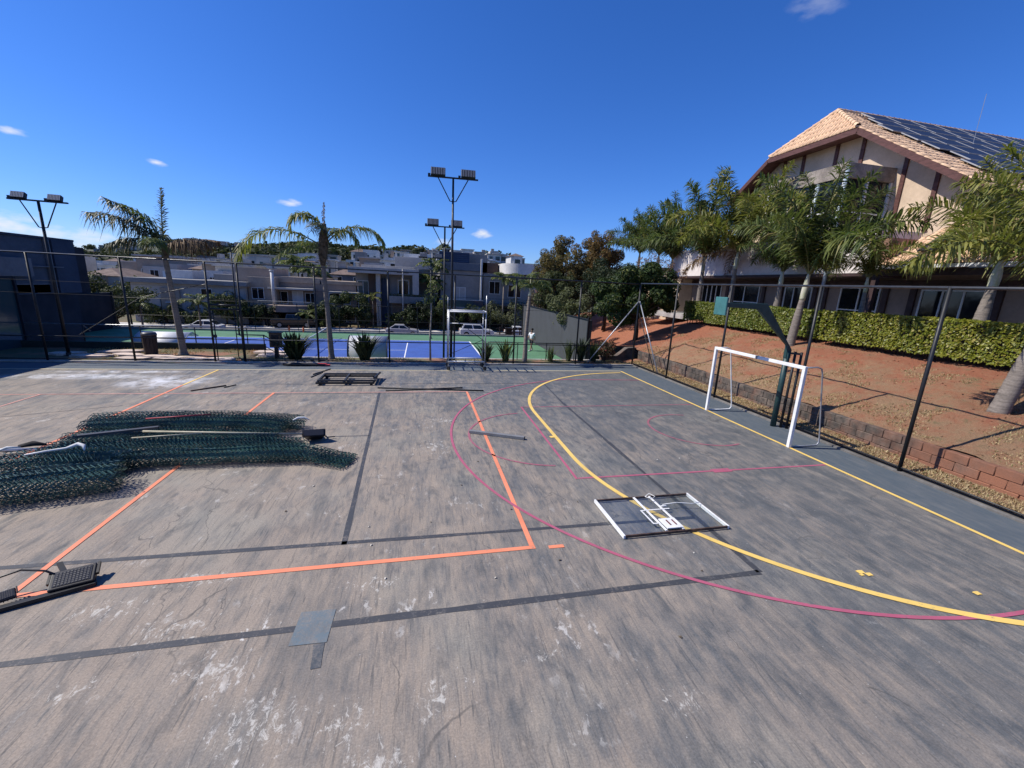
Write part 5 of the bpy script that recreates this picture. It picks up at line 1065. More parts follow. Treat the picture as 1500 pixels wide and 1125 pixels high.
# ------------------------------------------------------------------ people
def skin_fig(name, verts, edges, rad, mat, parent, root=0, sub=2):
    me = bpy.data.meshes.new(name); me.from_pydata(verts, edges, []); o = bpy.data.objects.new(name, me); C.objects.link(o); o.parent = parent
    o.modifiers.new('skin', 'SKIN').use_smooth_shade = True
    for i, sv in enumerate(me.skin_vertices[0].data): sv.radius = (rad[i] if isinstance(rad[i], tuple) else (rad[i], rad[i])); sv.use_root = (i == root)
    s = o.modifiers.new('sub', 'SUBSURF'); s.levels = s.render_levels = sub; me.materials.append(mat); return o
SKIN = M('skin', (.30, .17, .115), .6, .08, 6); HAIR = M('dark_hair', (.015, .012, .01), .7, .2, 20); SHOE = M('shoe', (.55, .55, .56), .6, .1, 9)
def person(label, x, y, z0, face, shirt, shorts, stride=.26, arm=.25, prop=None):
    t = thing('person', label, 'person', (x, y, z0), None, face)
    V = [(0, 0, .93), (0, .01, 1.12), (0, .02, 1.38), (0, .0, 1.50), (0, -.02, 1.60), (0, -.02, 1.73)]; E = [(0, 1), (1, 2), (2, 3), (3, 4), (4, 5)]; Rd = [(.15, .11), (.135, .10), (.155, .10), .055, (.075, .09), (.06, .075)]
    for s in (-1, 1):
        f = s * stride; n = len(V)
        V += [(s * .10, 0, .88), (s * .10, -f * .45 - .03, .50), (s * .10, -f + (.06 if f < 0 else 0), .09), (s * .10, -f - .06, .035), (s * .10, -f - .16, .03)]; Rd += [.088, .058, .040, .042, .032]; E += [(0, n), (n, n + 1), (n + 1, n + 2), (n + 2, n + 3), (n + 3, n + 4)]
        n = len(V); a = -s * arm
        V += [(s * .20, .02, 1.40), (s * .25, -a * .3, 1.13), (s * .25, -a - .12, .93), (s * .25, -a - .17, .88)]; Rd += [.058, .042, .032, .036]; E += [(2, n), (n, n + 1), (n + 1, n + 2), (n + 2, n + 3)]
        h = Vector(V[-1])
        for k in range(5):
            ox = (-.03 + .018 * k) if k else -s * .03; d = Vector((ox, -.05 - .012 * (k in (2, 3)), -.035)) if k else Vector((-s * .05, -.02, -.01))
            V += [tuple(h + d * .6), tuple(h + d)]; m_ = len(V); E += [(n + 3, m_ - 2), (m_ - 2, m_ - 1)]; Rd += [.009, .008]
    skin_fig('body', V, E, Rd, SKIN, t)
    SV = [(0, 0, .90), (0, .01, 1.12), (0, .02, 1.40), (0, .01, 1.46)]; SE = [(0, 1), (1, 2), (2, 3)]; SR = [(.18, .135), (.165, .13), (.18, .125), (.09, .07)]
    for s in (-1, 1): n = len(SV); a = -s * arm; SV += [(s * .205, .02, 1.41), (s * .245, -a * .25, 1.19)]; SR += [.078, .066]; SE += [(2, n), (n, n + 1)]
    skin_fig('shirt', SV, SE, SR, shirt, t)
    PV_ = [(0, 0, .97), (0, 0, .90)]; PE = [(0, 1)]; PR = [(.172, .13), (.175, .135)]
    for s in (-1, 1): f = s * stride; n = len(PV_); PV_ += [(s * .105, -f * .1, .80), (s * .115, -f * .38 - .02, .55)]; PR += [.108, .095]; PE += [(1, n), (n, n + 1)]
    skin_fig('shorts', PV_, PE, PR, shorts, t)
    hm = MB().lathe([(.01, 1.855), (.07, 1.84), (.10, 1.78), (.105, 1.71), (.095, 1.66)], (0, .015, 0), 12).build('hair', HAIR, t, smooth=True, local=True)
    for s in (-1, 1): f = s * stride; MB().cbox(s * .10 - .05, s * .10 + .05, -f - .2, -f + .09, 0, .085, .02).build('shoe', SHOE, t, local=True)
    for s in (-1, 1): MB().lathe([(.002, -.012), (.011, 0), (.002, .012)], (s * .032, -.108, 1.665), 6).build('eye', HAIR, t, local=True)
    MB().lathe([(.008, -.03), (.016, -.01), (.004, .03)], (0, -.118, 1.645), 6).build('nose', SKIN, t, local=True)
    MB().box(-.025, .025, -.112, -.1, 1.595, 1.605).build('mouth', M('lips', (.22, .08, .07), .6, .1, 5) if 'lips' not in bpy.data.materials else bpy.data.materials['lips'], t, local=True)
    return t
person('person in white shirt and dark shorts walking on the green end of the tennis court', 8.75, 32.6, TZ, R(-50), WHITE, M('dark_shorts', (.02, .02, .024), .9, .2, 8))
person('person in dark clothes standing in the shade at the left of the tennis court', -22.0, 32.8, TZ, R(70), M('navy_shirt', (.012, .014, .022), .9, .2, 8), bpy.data.materials['dark_shorts'], .08, -.3)

# ------------------------------------------------------------------ cars
TYRE = M('tyre', (.015, .015, .015), .9, .2, 9); RIMM = M('wheel_rim', (.35, .35, .36), .35, .1, 8, metal=.7); LAMP = glassmat('headlamp', (.45, .45, .45), .1); TAIL = M('tail_lamp', (.35, .02, .02), .3, .1, 5); TRIM = M('black_trim', (.02, .02, .02), .6, .2, 5)
def carpaint(n, c):
    m, nt, b = nodes(n); b.inputs['Base Color'].default_value = rgb(c); b.inputs['Roughness'].default_value = .28; b.inputs['Coat Weight'].default_value = .7; b.inputs['Coat Roughness'].default_value = .06
    co = geo_pos(nt); nt.links.new(mix(nt, ramp(nt, tex(nt, co, 5, 4), .4, .7), c, tuple(q * .88 for q in c)), b.inputs['Base Color']); return m
def car(label, x, y, z, L, W, prof, cab, paint, rz=0, wr=.32, bed=False):
    """prof: lower-body side outline (s,z); cab: roof outline (s,z) bottom-front, top-front, top-rear, bottom-rear; front is +X"""
    t = thing('car', label, 'car', (x, y, z), 'cars in the street', rz); w = W / 2
    mb = MB(); n = len(prof); vs = []
    for yy, k in ((-w, .0), (-w * .96, .03), (w * .96, .03), (w, .0)):
        pass
    rings = [(-w, .04), (-w + .07, 0), (w - .07, 0), (w, .04)]
    cx_, cz_ = sum(p[0] for p in prof) / n, sum(p[1] for p in prof) / n
    for yy, k in rings: vs += [(p[0] + (cx_ - p[0]) * k * .6, yy, p[1] + (cz_ - p[1]) * k) for p in prof]
    fs = [tuple(range(n)), tuple(range(4 * n - 1, 3 * n - 1, -1))] + [(r_ * n + i, r_ * n + n + i, r_ * n + n + (i + 1) % n, r_ * n + (i + 1) % n) for r_ in range(3) for i in range(n)]
    body = mb.add(vs, fs).build('body', paint, t, local=True, bevel=.03)
    a, b_, c, d = cab; tw = w * .74
    cb = MB(); wv = w * .93
    cb.add([(a[0], -wv, a[1]), (b_[0], -tw, b_[1]), (c[0], -tw, c[1]), (d[0], -wv, d[1]), (a[0], wv, a[1]), (b_[0], tw, b_[1]), (c[0], tw, c[1]), (d[0], wv, d[1])], [(0, 1, 2, 3), (7, 6, 5, 4), (0, 4, 5, 1), (1, 5, 6, 2), (2, 6, 7, 3)])
    cabin = cb.build('cabin', paint, t, local=True, bevel=.04)
    def lerp(p, q, k): return tuple(p[i] + (q[i] - p[i]) * k for i in range(len(p)))
    def side(s):
        def P(u, v):   # u along, v up on the cabin side
            lo = (a[0] + (d[0] - a[0]) * u, a[1] + (d[1] - a[1]) * u); hi = (b_[0] + (c[0] - b_[0]) * u, b_[1] + (c[1] - b_[1]) * u)
            return (lo[0] + (hi[0] - lo[0]) * v, s * (wv + (tw - wv) * v + .008), lo[1] + (hi[1] - lo[1]) * v)
        for u0, u1 in ((.06, .48), (.53, .93)): MB().quad(P(u0, .12), P(u1, .12), P(u1, .86), P(u0, .86)).build('window', GLASS, cabin, local=True)
    side(-1); side(1)
    def scr(p, q, nm, off):
        MB().quad((p[0] * .92 + q[0] * .08 + off, -wv * .9, p[1] * .92 + q[1] * .08), (p[0] * .92 + q[0] * .08 + off, wv * .9, p[1] * .92 + q[1] * .08), (p[0] * .1 + q[0] * .9 + off, tw * .9, p[1] * .1 + q[1] * .9), (p[0] * .1 + q[0] * .9 + off, -tw * .9, p[1] * .1 + q[1] * .9)).build(nm, GLASS, cabin, local=True)
    scr(a, b_, 'windscreen', .012); scr(d, c, 'rear_screen', -.012)
    xs_ = [p[0] for p in prof]; fx_, rx_ = max(xs_), min(xs_)
    for wx in (fx_ - L * .19, rx_ + L * .19):
        for s in (-1, 1):
            o = MB().tube([(wx, s * (w - .2), wr), (wx, s * (w + .012), wr)], wr, 18).build('wheel', TYRE, t, local=True, smooth=False); MB().tube([(wx, s * (w + .0125), wr), (wx, s * (w + .025), wr)], wr * .62, 14).build('rim', RIMM, o, local=True)
    zm = max(p[1] for p in prof) * .72
    for s in (-1, 1):
        MB().box(fx_ - .16, fx_ - .005, s * w * .78 - .14, s * w * .78 + .14, zm - .05, zm + .08).build('headlight', LAMP, t, local=True); MB().box(rx_ + .0, rx_ + .12, s * w * .8 - .13, s * w * .8 + .13, zm, zm + .14).build('tail_light', TAIL, t, local=True)
        MB().box(a[0] - .25, a[0] - .1, s * (w + .02) - .08, s * (w + .02) + .08, a[1] + .02, a[1] + .14).build('mirror', paint, t, local=True)
    MB().box(rx_ + .3, fx_ - .3, -w * .9, w * .9, .16, .28).build('underbody', TRIM, t, local=True)
    return t
SED = [(-2.05, .30), (-2.1, .55), (-2.06, .86), (-1.6, .95), (.75, .93), (1.75, .80), (2.05, .62), (2.08, .38), (1.98, .25), (-1.95, .25)]; SEDC = [(.95, .90), (.15, 1.42), (-.95, 1.43), (-1.75, .93)]
SUV = [(-2.25, .38), (-2.3, .7), (-2.25, 1.05), (-1.9, 1.1), (1.0, 1.08), (2.05, 1.0), (2.28, .8), (2.3, .45), (2.2, .3), (-2.15, .3)]; SUVC = [(1.15, 1.05), (.45, 1.70), (-1.75, 1.72), (-2.15, 1.08)]
PICK = [(-2.6, .45), (-2.62, .8), (-2.6, 1.1), (-.9, 1.12), (1.1, 1.1), (2.3, 1.02), (2.6, .85), (2.6, .5), (2.5, .36), (-2.5, .36)]; PICKC = [(1.25, 1.08), (.55, 1.75), (-.75, 1.76), (-.95, 1.1)]
car('silver saloon car parked in the street behind the tennis court', -2.35, 56.0, -3.40, 4.2, 1.75, SED, SEDC, carpaint('silver_paint', (.42, .42, .44)))
car('white sport utility car parked in the street behind the scaffold', 7.3, 56.2, -3.40, 4.6, 1.85, SUV, SUVC, carpaint('white_car_paint', (.70, .70, .69)), wr=.37)
car('black pickup parked in the carport under the curved balcony', bx(425, 61.5), 61.4, -3.27, 5.2, 1.9, PICK, PICKC, carpaint('black_car_paint', (.012, .013, .016)), R(14), .39)
car('white car in the street behind the tennis light pole at the left', bx(292, 56), 55.2, -3.40, 4.2, 1.75, SED, SEDC, bpy.data.materials['white_car_paint'], math.pi)
car('white car far along the street beyond the tennis wall', bx(763, 58), 57.5, -3.40, 4.2, 1.75, SED, SEDC, bpy.data.materials['white_car_paint'])
# street bin on posts and sign beyond the tennis fence
t = thing('street_bin', 'black street bin on a low bench frame beyond the tennis fence', 'bin', (bx(748, 46), 46, far_z(10, 46)))
zz = far_z(10, 46); xx = bx(748, 46)
MB().cbox(xx - .35, xx + .35, 45.7, 46.3, zz + .3, zz + 1.25, .04).build('body', BLACKM, t)
for s in (-.3, .3): MB().box(xx + s - .04, xx + s + .04, 45.95, 46.05, zz - .1, zz + .3).build('leg', BLACKM, t)
t = thing('ranch_fence', 'low brown timber rail fence beyond the tennis court', 'fence', (bx(760, 44), 44, -2))
for px in (735, 745, 755, 765): xx = bx(px, 44.5); MB().box(xx - .06, xx + .06, 44.45, 44.57, -2.3, -.85).build('post', BROWN, t)
for z in (-1.0, -1.4): MB().bar((bx(730, 44.4), 44.4, z), (bx(768, 44.4), 44.4, z), .04, .12).build('rail', BROWN, t)

# ------------------------------------------------------------------ street trees, shrubs and palms in front of the houses
GARD = leafmat('garden_leaf', (.018, .034, .012), (.060, .082, .028), (.12, .13, .05), .3, .5)
def gtree(label, px, y, zc, r, n, size, mat, seed, h=None, sq=1.0):
    x = bx(px, y); z0 = far_z(x, y) + .2
    return tree('garden_tree', label, x, y, z0, (zc - z0) * 1.3, blobs(x, y, zc, r * 1.15, r * 1.15, r * .85 * sq, 22, r * .33, seed), n, size, mat, seed, .09)
gtree('round dark garden tree before the beige house, left of the carport', 325, 62.9, -.9, 1.9, 2200, .16, GARD, 31)
gtree('dark bushy tree beside the carport of the curved-balcony house', 362, 62.8, -1.3, 1.7, 1800, .16, DARKL, 32)
gtree('glossy frangipani-like tree between the curved-balcony house and the white-framed house', 510, 62.6, -.2, 2.1, 2600, .17, GARD, 33)
gtree('small leafy tree under the planted balcony of the white-framed house', 612, 62.7, -1.0, 1.7, 2000, .16, DARKL, 34)
gtree('low grey-green shrub beside the tall dark door', 578, 62.6, -1.9, 1.2, 1200, .14, GARD, 35)
gtree('pale feathery tree before the dark blue house', 648, 62.8, -.6, 1.5, 1500, .15, LEAF_L, 36, sq=1.8)
gtree('pale shrubby tree before the grey house with the balcony', 690, 62.7, -1.0, 1.5, 1500, .15, LEAF_L, 37)
gtree('wide pale shrub tree before the curved white volume', 742, 62.8, -.4, 2.4, 2400, .17, leafmat('silver_leaf', (.07, .085, .045), (.15, .16, .09), None, .3, .6), 38)
gtree('yellow-green low shrub between the two largest houses', 475, 62.5, -2.4, 1.0, 800, .13, LEAF_L, 39)
gtree('leafy tree behind the navy wall at the left', 140, 48, .8, 2.2, 2400, .17, OLIVE, 40)
gtree('tree with grey foliage left of the beige house', 180, 58, -.2, 2.2, 2400, .17, OLIVE, 41)
gtree('dark garden tree hiding the corner of the beige house', 215, 62.8, -2.3, 1.3, 1200, .15, GARD, 42)
gtree('hedge-like shrub at the foot of the beige house', 280, 62.7, -2.2, 1.4, 1200, .15, GARD, 43)
for px_, zc_, r_, mt_, lb_ in ((233, -1.6, 1.4, OLIVE, 'olive shrub against the wall of the long beige-grey house'), (344, -1.0, 1.7, GARD, 'mid-green tree next to the dark bushy one by the carport'), (386, -1.2, 1.3, DARKL, 'dark shrub at the left column of the curved balcony'), (468, -1.0, 1.5, GARD, 'leafy shrub at the right end of the curved-balcony house'), (494, -1.4, 1.4, DARKL, 'dark low tree left of the glossy frangipani-like one'), (533, -1.6, 1.1, OLIVE, 'olive shrub at the glazed corner of the white-framed house'), (597, -1.7, 1.2, GARD, 'green shrub below the planted balcony'), (628, -.4, 1.7, DARKL, 'dark tree filling the gap beside the blue-clad house'), (668, -1.5, 1.2, GARD, 'green shrub before the blue-clad house garage'), (716, -1.2, 1.5, OLIVE, 'olive tree before the grey house balcony'), (778, .2, 2.0, GARD, 'tall green tree at the right end of the grey house'), (160, .0, 2.0, DARKL, 'dark tree beyond the end of the navy wall')):
    gtree(lb_, px_, 62.2 if px_ != 160 else 52, zc_, r_, 1700, .15, mt_, 500 + px_)
gtree('pink flowering tree beyond the grey tennis wall', 805, 50, 1.6, 2.0, 2200, .17, leafmat('pinkish_leaf', (.06, .06, .03), (.16, .12, .08), (.3, .14, .14), .3, .6), 44)
fgp = [frond(1.9, e0, bd, .5, 34, .25, 400 + i, PALM_A, RACH, .05, .1) for i, (e0, bd) in enumerate(((70, 90), (48, 100), (25, 90)))]
fgy = [frond(1.9, e0, bd, .5, 34, .25, 410 + i, PALM_Y, RACH, .05, .1) for i, (e0, bd) in enumerate(((70, 90), (48, 100), (25, 90)))]
def gpalm(label, px, y, ztop, fm, sc, n=12, tr=.09):
    x = bx(px, y); z0 = far_z(x, y) + .15; t = thing('palm_tree', label, 'palm tree', (x, y, z0))
    MB().tube([(x, y, z0 - .2), (x, y, z0 + (ztop - z0) * .5), (x, y, ztop)], [tr * 1.4, tr, tr * .7], 8).build('trunk', GREYTR, t, smooth=True)
    for i in range(n): add_frond(t, fm[i % 3], (0, 0, ztop - z0), i * 137.5, sc * rnd.uniform(.85, 1.1))
gpalm('young bright palm before the beige house behind the gate', 284, 50, .2, fgp, 1.0); gpalm('slender yellow-green palm left of the tall dark door', 545, 62.5, 1.0, fgy, .8, 9, .06); gpalm('short palm between the glossy tree and the white-framed house', 522, 62.6, -1.2, fgp, .7, 10)
gpalm('low palm by the black pickup', 447, 60.6, -1.6, fgp, .8, 10); gpalm('tall palm behind the curved-balcony house, left one', 437, 82, 5.0, fgp, 2.1, 16, .15); gpalm('tall palm behind the curved-balcony house, right one', 458, 80, 3.8, fgp, 1.9, 14, .15)
gpalm('small palm on the terrace behind the chimney', 402, 84, 3.2, fgp, 1.4, 12); gpalm('tall slim palm beside the dark blue house, taller one', 636, 66, 5.6, fgp, 1.5, 14, .1); gpalm('tall slim palm beside the dark blue house, shorter one', 628, 66, 3.2, fgp, 1.5, 14, .1)
gpalm('grey-green palm before the curved white volume', 738, 63.3, 4.2, fgp, 1.3, 14, .12); gpalm('palm with a leaning grey trunk left of the beige house', 196, 52, -.2, fgp, .9, 10)
# ================================================================== HOUSES
HC = {'white': (.58, .57, .55), 'offwhite': (.44, .41, .37), 'beige': (.34, .27, .21), 'grey': (.23, .225, .22), 'slate': (.10, .12, .15), 'taupe': (.24, .19, .16), 'navy': (.035, .055, .10), 'brown': (.10, .065, .05), 'pale': (.40, .375, .35)}
HM = {k: M('house_' + k, v, .85, .13, .5, bump=.1) for k, v in HC.items()}
RTILE = M('grey_brown_roof', (.17, .12, .10), .85, .25, 1.0); DGAP = M('opening_shade', (.012, .012, .014), .9, .2, 2)  # near-black flat panels: shade inside carports, garages and windows is in the colour
def hwin(par, x0, x1, z0, z1, y, fr=True, mat=None):
    w_ = MB().box(x0, x1, y - .04, y - .01, z0, z1).build('window', mat or GLASS, par)
    if fr:
        f = MB(); s = .07; f.box(x0 - s, x0, y - .07, y - .012, z0 - s, z1 + s).box(x1, x1 + s, y - .07, y - .012, z0 - s, z1 + s).box(x0, x1, y - .07, y - .012, z1, z1 + s).box(x0, x1, y - .07, y - .012, z0 - s, z0)
        if x1 - x0 > 1.2: f.box((x0 + x1) / 2 - .03, (x0 + x1) / 2 + .03, y - .065, y - .041, z0, z1)
        f.build('frame', ALU, w_)
    return w_
def swin(par, y0, y1, z0, z1, x):
    w_ = MB().box(x - .04, x - .01, y0, y1, z0, z1).build('window', GLASS, par); s = .07
    MB().box(x - .07, x - .012, y0 - s, y1 + s, z1, z1 + s).box(x - .07, x - .012, y0 - s, y1 + s, z0 - s, z0).box(x - .07, x - .012, y0 - s, y0, z0, z1).box(x - .07, x - .012, y1, y1 + s, z0, z1).build('frame', ALU, w_)
def bl_(n, a, mt, p, bv=.02): return MB().box(*a).build(n, HM[mt] if isinstance(mt, str) else mt, p, bevel=bv)
G0 = -3.3
# beige house behind the gate
h = thing('house', 'long beige-grey house with a wide flat eave behind the leaning palm', 'house', (-30, 68, G0))
bl_('wall', (-36.5, -23.2, 64, 74, G0, 1.75), 'pale', h); bl_('eave', (-37.2, -22.8, 63.3, 74.5, 1.76, 2.35), 'grey', h); bl_('recess_wall', (-33.2, -31.0, 63.8, 63.99, -1.6, 1.2), 'beige', h); bl_('side_wall', (-23.1, -19.6, 64.6, 73, G0, 3.1), 'beige', h); bl_('tower', (-25.4, -20.2, 66, 73, 2.36, 4.3), 'beige', h)
bl_('upper_volume', (-34.4, -31.6, 69, 74, 2.36, 3.5), 'white', h); bl_('upper_volume', (-29.4, -26.6, 70, 74, 2.36, 3.2), 'grey', h)
hwin(h, -28.5, -27.3, .1, 1.2, 64); hwin(h, -25.6, -24.4, -.9, .3, 64); hwin(h, -22.6, -21.2, .2, 1.6, 64.6); swin(h, 66, 68, -.5, 1, -36.5)
bl_('ledge', (-32.6, -31.2, 63.5, 63.79, -.72, -.60), 'white', h)
# curved balcony house
h = thing('house', 'taupe house with a curved balcony over a dark carport and a white chimney pipe', 'house', (-15, 68, G0))
bl_('wall', (-20.8, -8.6, 66, 76, G0, 2.5), 'taupe', h); bl_('parapet', (-20.9, -14.2, 65.9, 76.1, 2.51, 3.3), 'beige', h); bl_('parapet', (-14.0, -8.4, 65.9, 76.1, 2.51, 3.0), 'beige', h)
bl_('canopy', (-20.6, -14.8, 64.3, 66.2, 1.55, 1.8), 'offwhite', h); bl_('canopy', (-12.8, -8.8, 64.6, 66.2, 1.35, 1.55), 'offwhite', h)
n = 14; pl = [(-21.6, 66), (-21.6, 63.0)] + [(-21.4 + 6.6 * k / n, 63.0 - 1.3 * math.sin(math.pi * (k / n)) * (.4 if k < 5 else 1)) for k in range(1, n)] + [(-14.6, 63.2), (-13.5, 66)]
MB().prism(pl, 'z', -1.35, -.5).build('balcony', HM['taupe'], h); bl_('carport_panel', (-20.6, -14.4, 65.9, 65.99, G0 + .02, -1.4), DGAP, h, 0)
for x in (-21.2, -14.6): bl_('column', (x, x + .35, 63.0, 63.35, G0, -1.36), 'taupe', h)
MB().tube([(-19.8, 64.0, -.4), (-19.8, 64.0, 3.9)], .2, 12).build('chimney_pipe', HM['white'], h, smooth=True); MB().tube([(-19.8, 64.0, 3.91), (-19.8, 64.0, 4.1)], .27, 12).build('chimney_cap', HM['white'], h, smooth=True)
hwin(h, -20.3, -18.6, -.4, 1.2, 66); w_ = hwin(h, -17.9, -16.6, -.45, 1.3, 66, mat=HM['white']); hwin(h, -16.2, -14.9, -.2, 1.1, 66); hwin(h, -13.0, -10.2, -.2, 1.2, 66); hwin(h, -12, -9.6, -2.8, -1, 66)
rr = MB()
for k in range(16): rr.tube([(-21.4 + k * .45, 62.7, -.5), (-21.4 + k * .45, 62.7, .0)], .012, 5)
rr.tube([(-21.4, 62.7, .02), (-14.6, 62.7, .02)], .025, 6); rr.build('balcony_rail', STEEL, h)
# white-framed house
h = thing('house', 'modern house with a broad white roof frame, tall dark door and planted balcony', 'house', (-5, 68, G0))
bl_('wall', (-9.3, -.6, 66, 78, G0, 4.3), 'grey', h); bl_('roof_slab', (-10.0, -.3, 63.6, 78, 4.31, 5.15), 'pale', h); bl_('frame_leg', (-1.2, -.3, 63.6, 66, 1.6, 4.30), 'pale', h); bl_('roof_ridge', (-8.6, -1, 67, 77, 5.16, 5.55), 'offwhite', h)
bl_('pier', (-6.35, -5.75, 64.4, 66, G0, 4.30), 'offwhite', h); bl_('door', (-5.7, -4.55, 65.6, 65.98, G0, 3.7), 'navy', h); bl_('brown_panel', (-7.5, -6.4, 65.5, 65.99, G0, 4.3), 'brown', h); bl_('recess', (-3.5, -1.6, 65.7, 65.99, 1.45, 3.75), 'beige', h)
hwin(h, -3.25, -1.85, 1.5, 3.5, 65.7); hwin(h, -9.0, -7.6, -1.5, 3.2, 66, mat=GLASSB); bl_('balcony', (-4.5, .9, 63.4, 66, .3, 1.3), 'grey', h); bl_('carport_panel', (-4.2, -.7, 65.9, 65.99, G0 + .02, .2), 'taupe', h, 0); bl_('side_volume', (-.5, 2.2, 68, 78, G0, 5.4), 'grey', h); bl_('rear_volume', (-4.5, 2.0, 79, 86, 2, 7.6), 'pale', h)
leaf_cloud([(-4.2 + k * .5, 63.8, 1.42, .28) for k in range(10)], 900, .09, 61).build('balcony_plants', LEAF_L, h, fix=False)
# blue-clad house
h = thing('house', 'dark blue plank-clad house with grey lower storey and glazed balcony', 'house', (6, 69, G0))
bl_('wall', (2.9, 9.2, 65.5, 78, G0, 5.4), 'grey', h)
for k in range(9): bl_('cladding_board', (2.7, 7.3, 66.8, 77, 5.45 + k * .30, 5.72 + k * .30), 'navy', h, .01)
bl_('blue_band', (2.8, 8.9, 65.2, 66.7, 5.42, 6.5), 'slate', h); bl_('white_post', (8.75, 9.0, 64.2, 64.45, -.4, 7.2), 'white', h); bl_('balcony', (2.6, 9.2, 63.6, 65.49, -.25, .1), 'pale', h); bl_('upper_volume', (7.4, 10.6, 70, 78, 5.41, 8.2), 'grey', h)
hwin(h, 4.9, 6.6, .4, 2.9, 65.5, mat=HM['pale']); hwin(h, 3.2, 4.2, -2.8, -.8, 65.5); w_ = MB().box(2.7, 9.1, 63.62, 63.66, .1, 1.1).build('balcony_glass', GLASSB, h); MB().box(2.6, 9.2, 63.6, 63.68, 1.101, 1.16).build('handrail', ALU, w_)
bl_('garage_shade_panel', (4.6, 8.6, 65.4, 65.49, G0 + .02, -.8), DGAP, h, 0)
# grey house with curved white volume
h = thing('house', 'grey house topped by a curved white volume beside the russet tree', 'house', (14, 69, G0))
bl_('wall', (9.4, 18.5, 65.8, 78, G0, 5.2), 'grey', h); n = 16
pl = [(12.6, 74), (12.6, 67.5)] + [(15.4 - 2.8 * math.cos(math.pi * .5 * k / n), 67.5 - 2.6 * math.sin(math.pi * .5 * k / n)) for k in range(1, n + 1)] + [(19.0, 64.9), (19.0, 74)]
MB().prism(pl, 'z', 5.3, 6.9).build('curved_volume', HM['white'], h); hwin(h, 10.4, 12.0, 2.2, 4.0, 65.8); hwin(h, 13.4, 15.4, 1.8, 3.6, 65.8); bl_('balcony', (9.5, 18.4, 64.4, 65.79, .4, .8), 'slate', h); bl_('carport_panel', (10, 14.5, 65.7, 65.79, G0 + .02, 0), DGAP, h, 0); bl_('roof_patio', (9.4, 12.4, 70, 78, 5.21, 7.0), 'brown', h)

def hip_roof(x0, x1, y0, y1, z, e=.5, s=.42):
    x0 -= e; x1 += e; y0 -= e; y1 += e; w_, d = x1 - x0, y1 - y0; m_ = min(w_, d) / 2; hz = z + m_ * s
    a, b_ = ((x0 + m_, (y0 + y1) / 2, hz), (x1 - m_, (y0 + y1) / 2, hz)) if w_ >= d else (((x0 + x1) / 2, y0 + m_, hz), ((x0 + x1) / 2, y1 - m_, hz))
    V = [(x0, y0, z), (x1, y0, z), (x1, y1, z), (x0, y1, z), a, b_]
    F = [(0, 1, 5, 4), (1, 2, 5), (2, 3, 4, 5), (3, 0, 4), (3, 2, 1, 0)] if w_ >= d else [(0, 1, 4), (1, 2, 5, 4), (2, 3, 5), (3, 0, 4, 5), (3, 2, 1, 0)]
    return MB().add(V, F)
cols = ['white', 'offwhite', 'white', 'grey', 'pale', 'beige', 'slate', 'offwhite', 'white', 'white', 'taupe', 'pale']
adj = {'white': 'white', 'offwhite': 'cream-white', 'grey': 'grey', 'pale': 'pale grey', 'beige': 'beige', 'slate': 'dark grey', 'taupe': 'brown-grey'}
rh = random.Random(17)
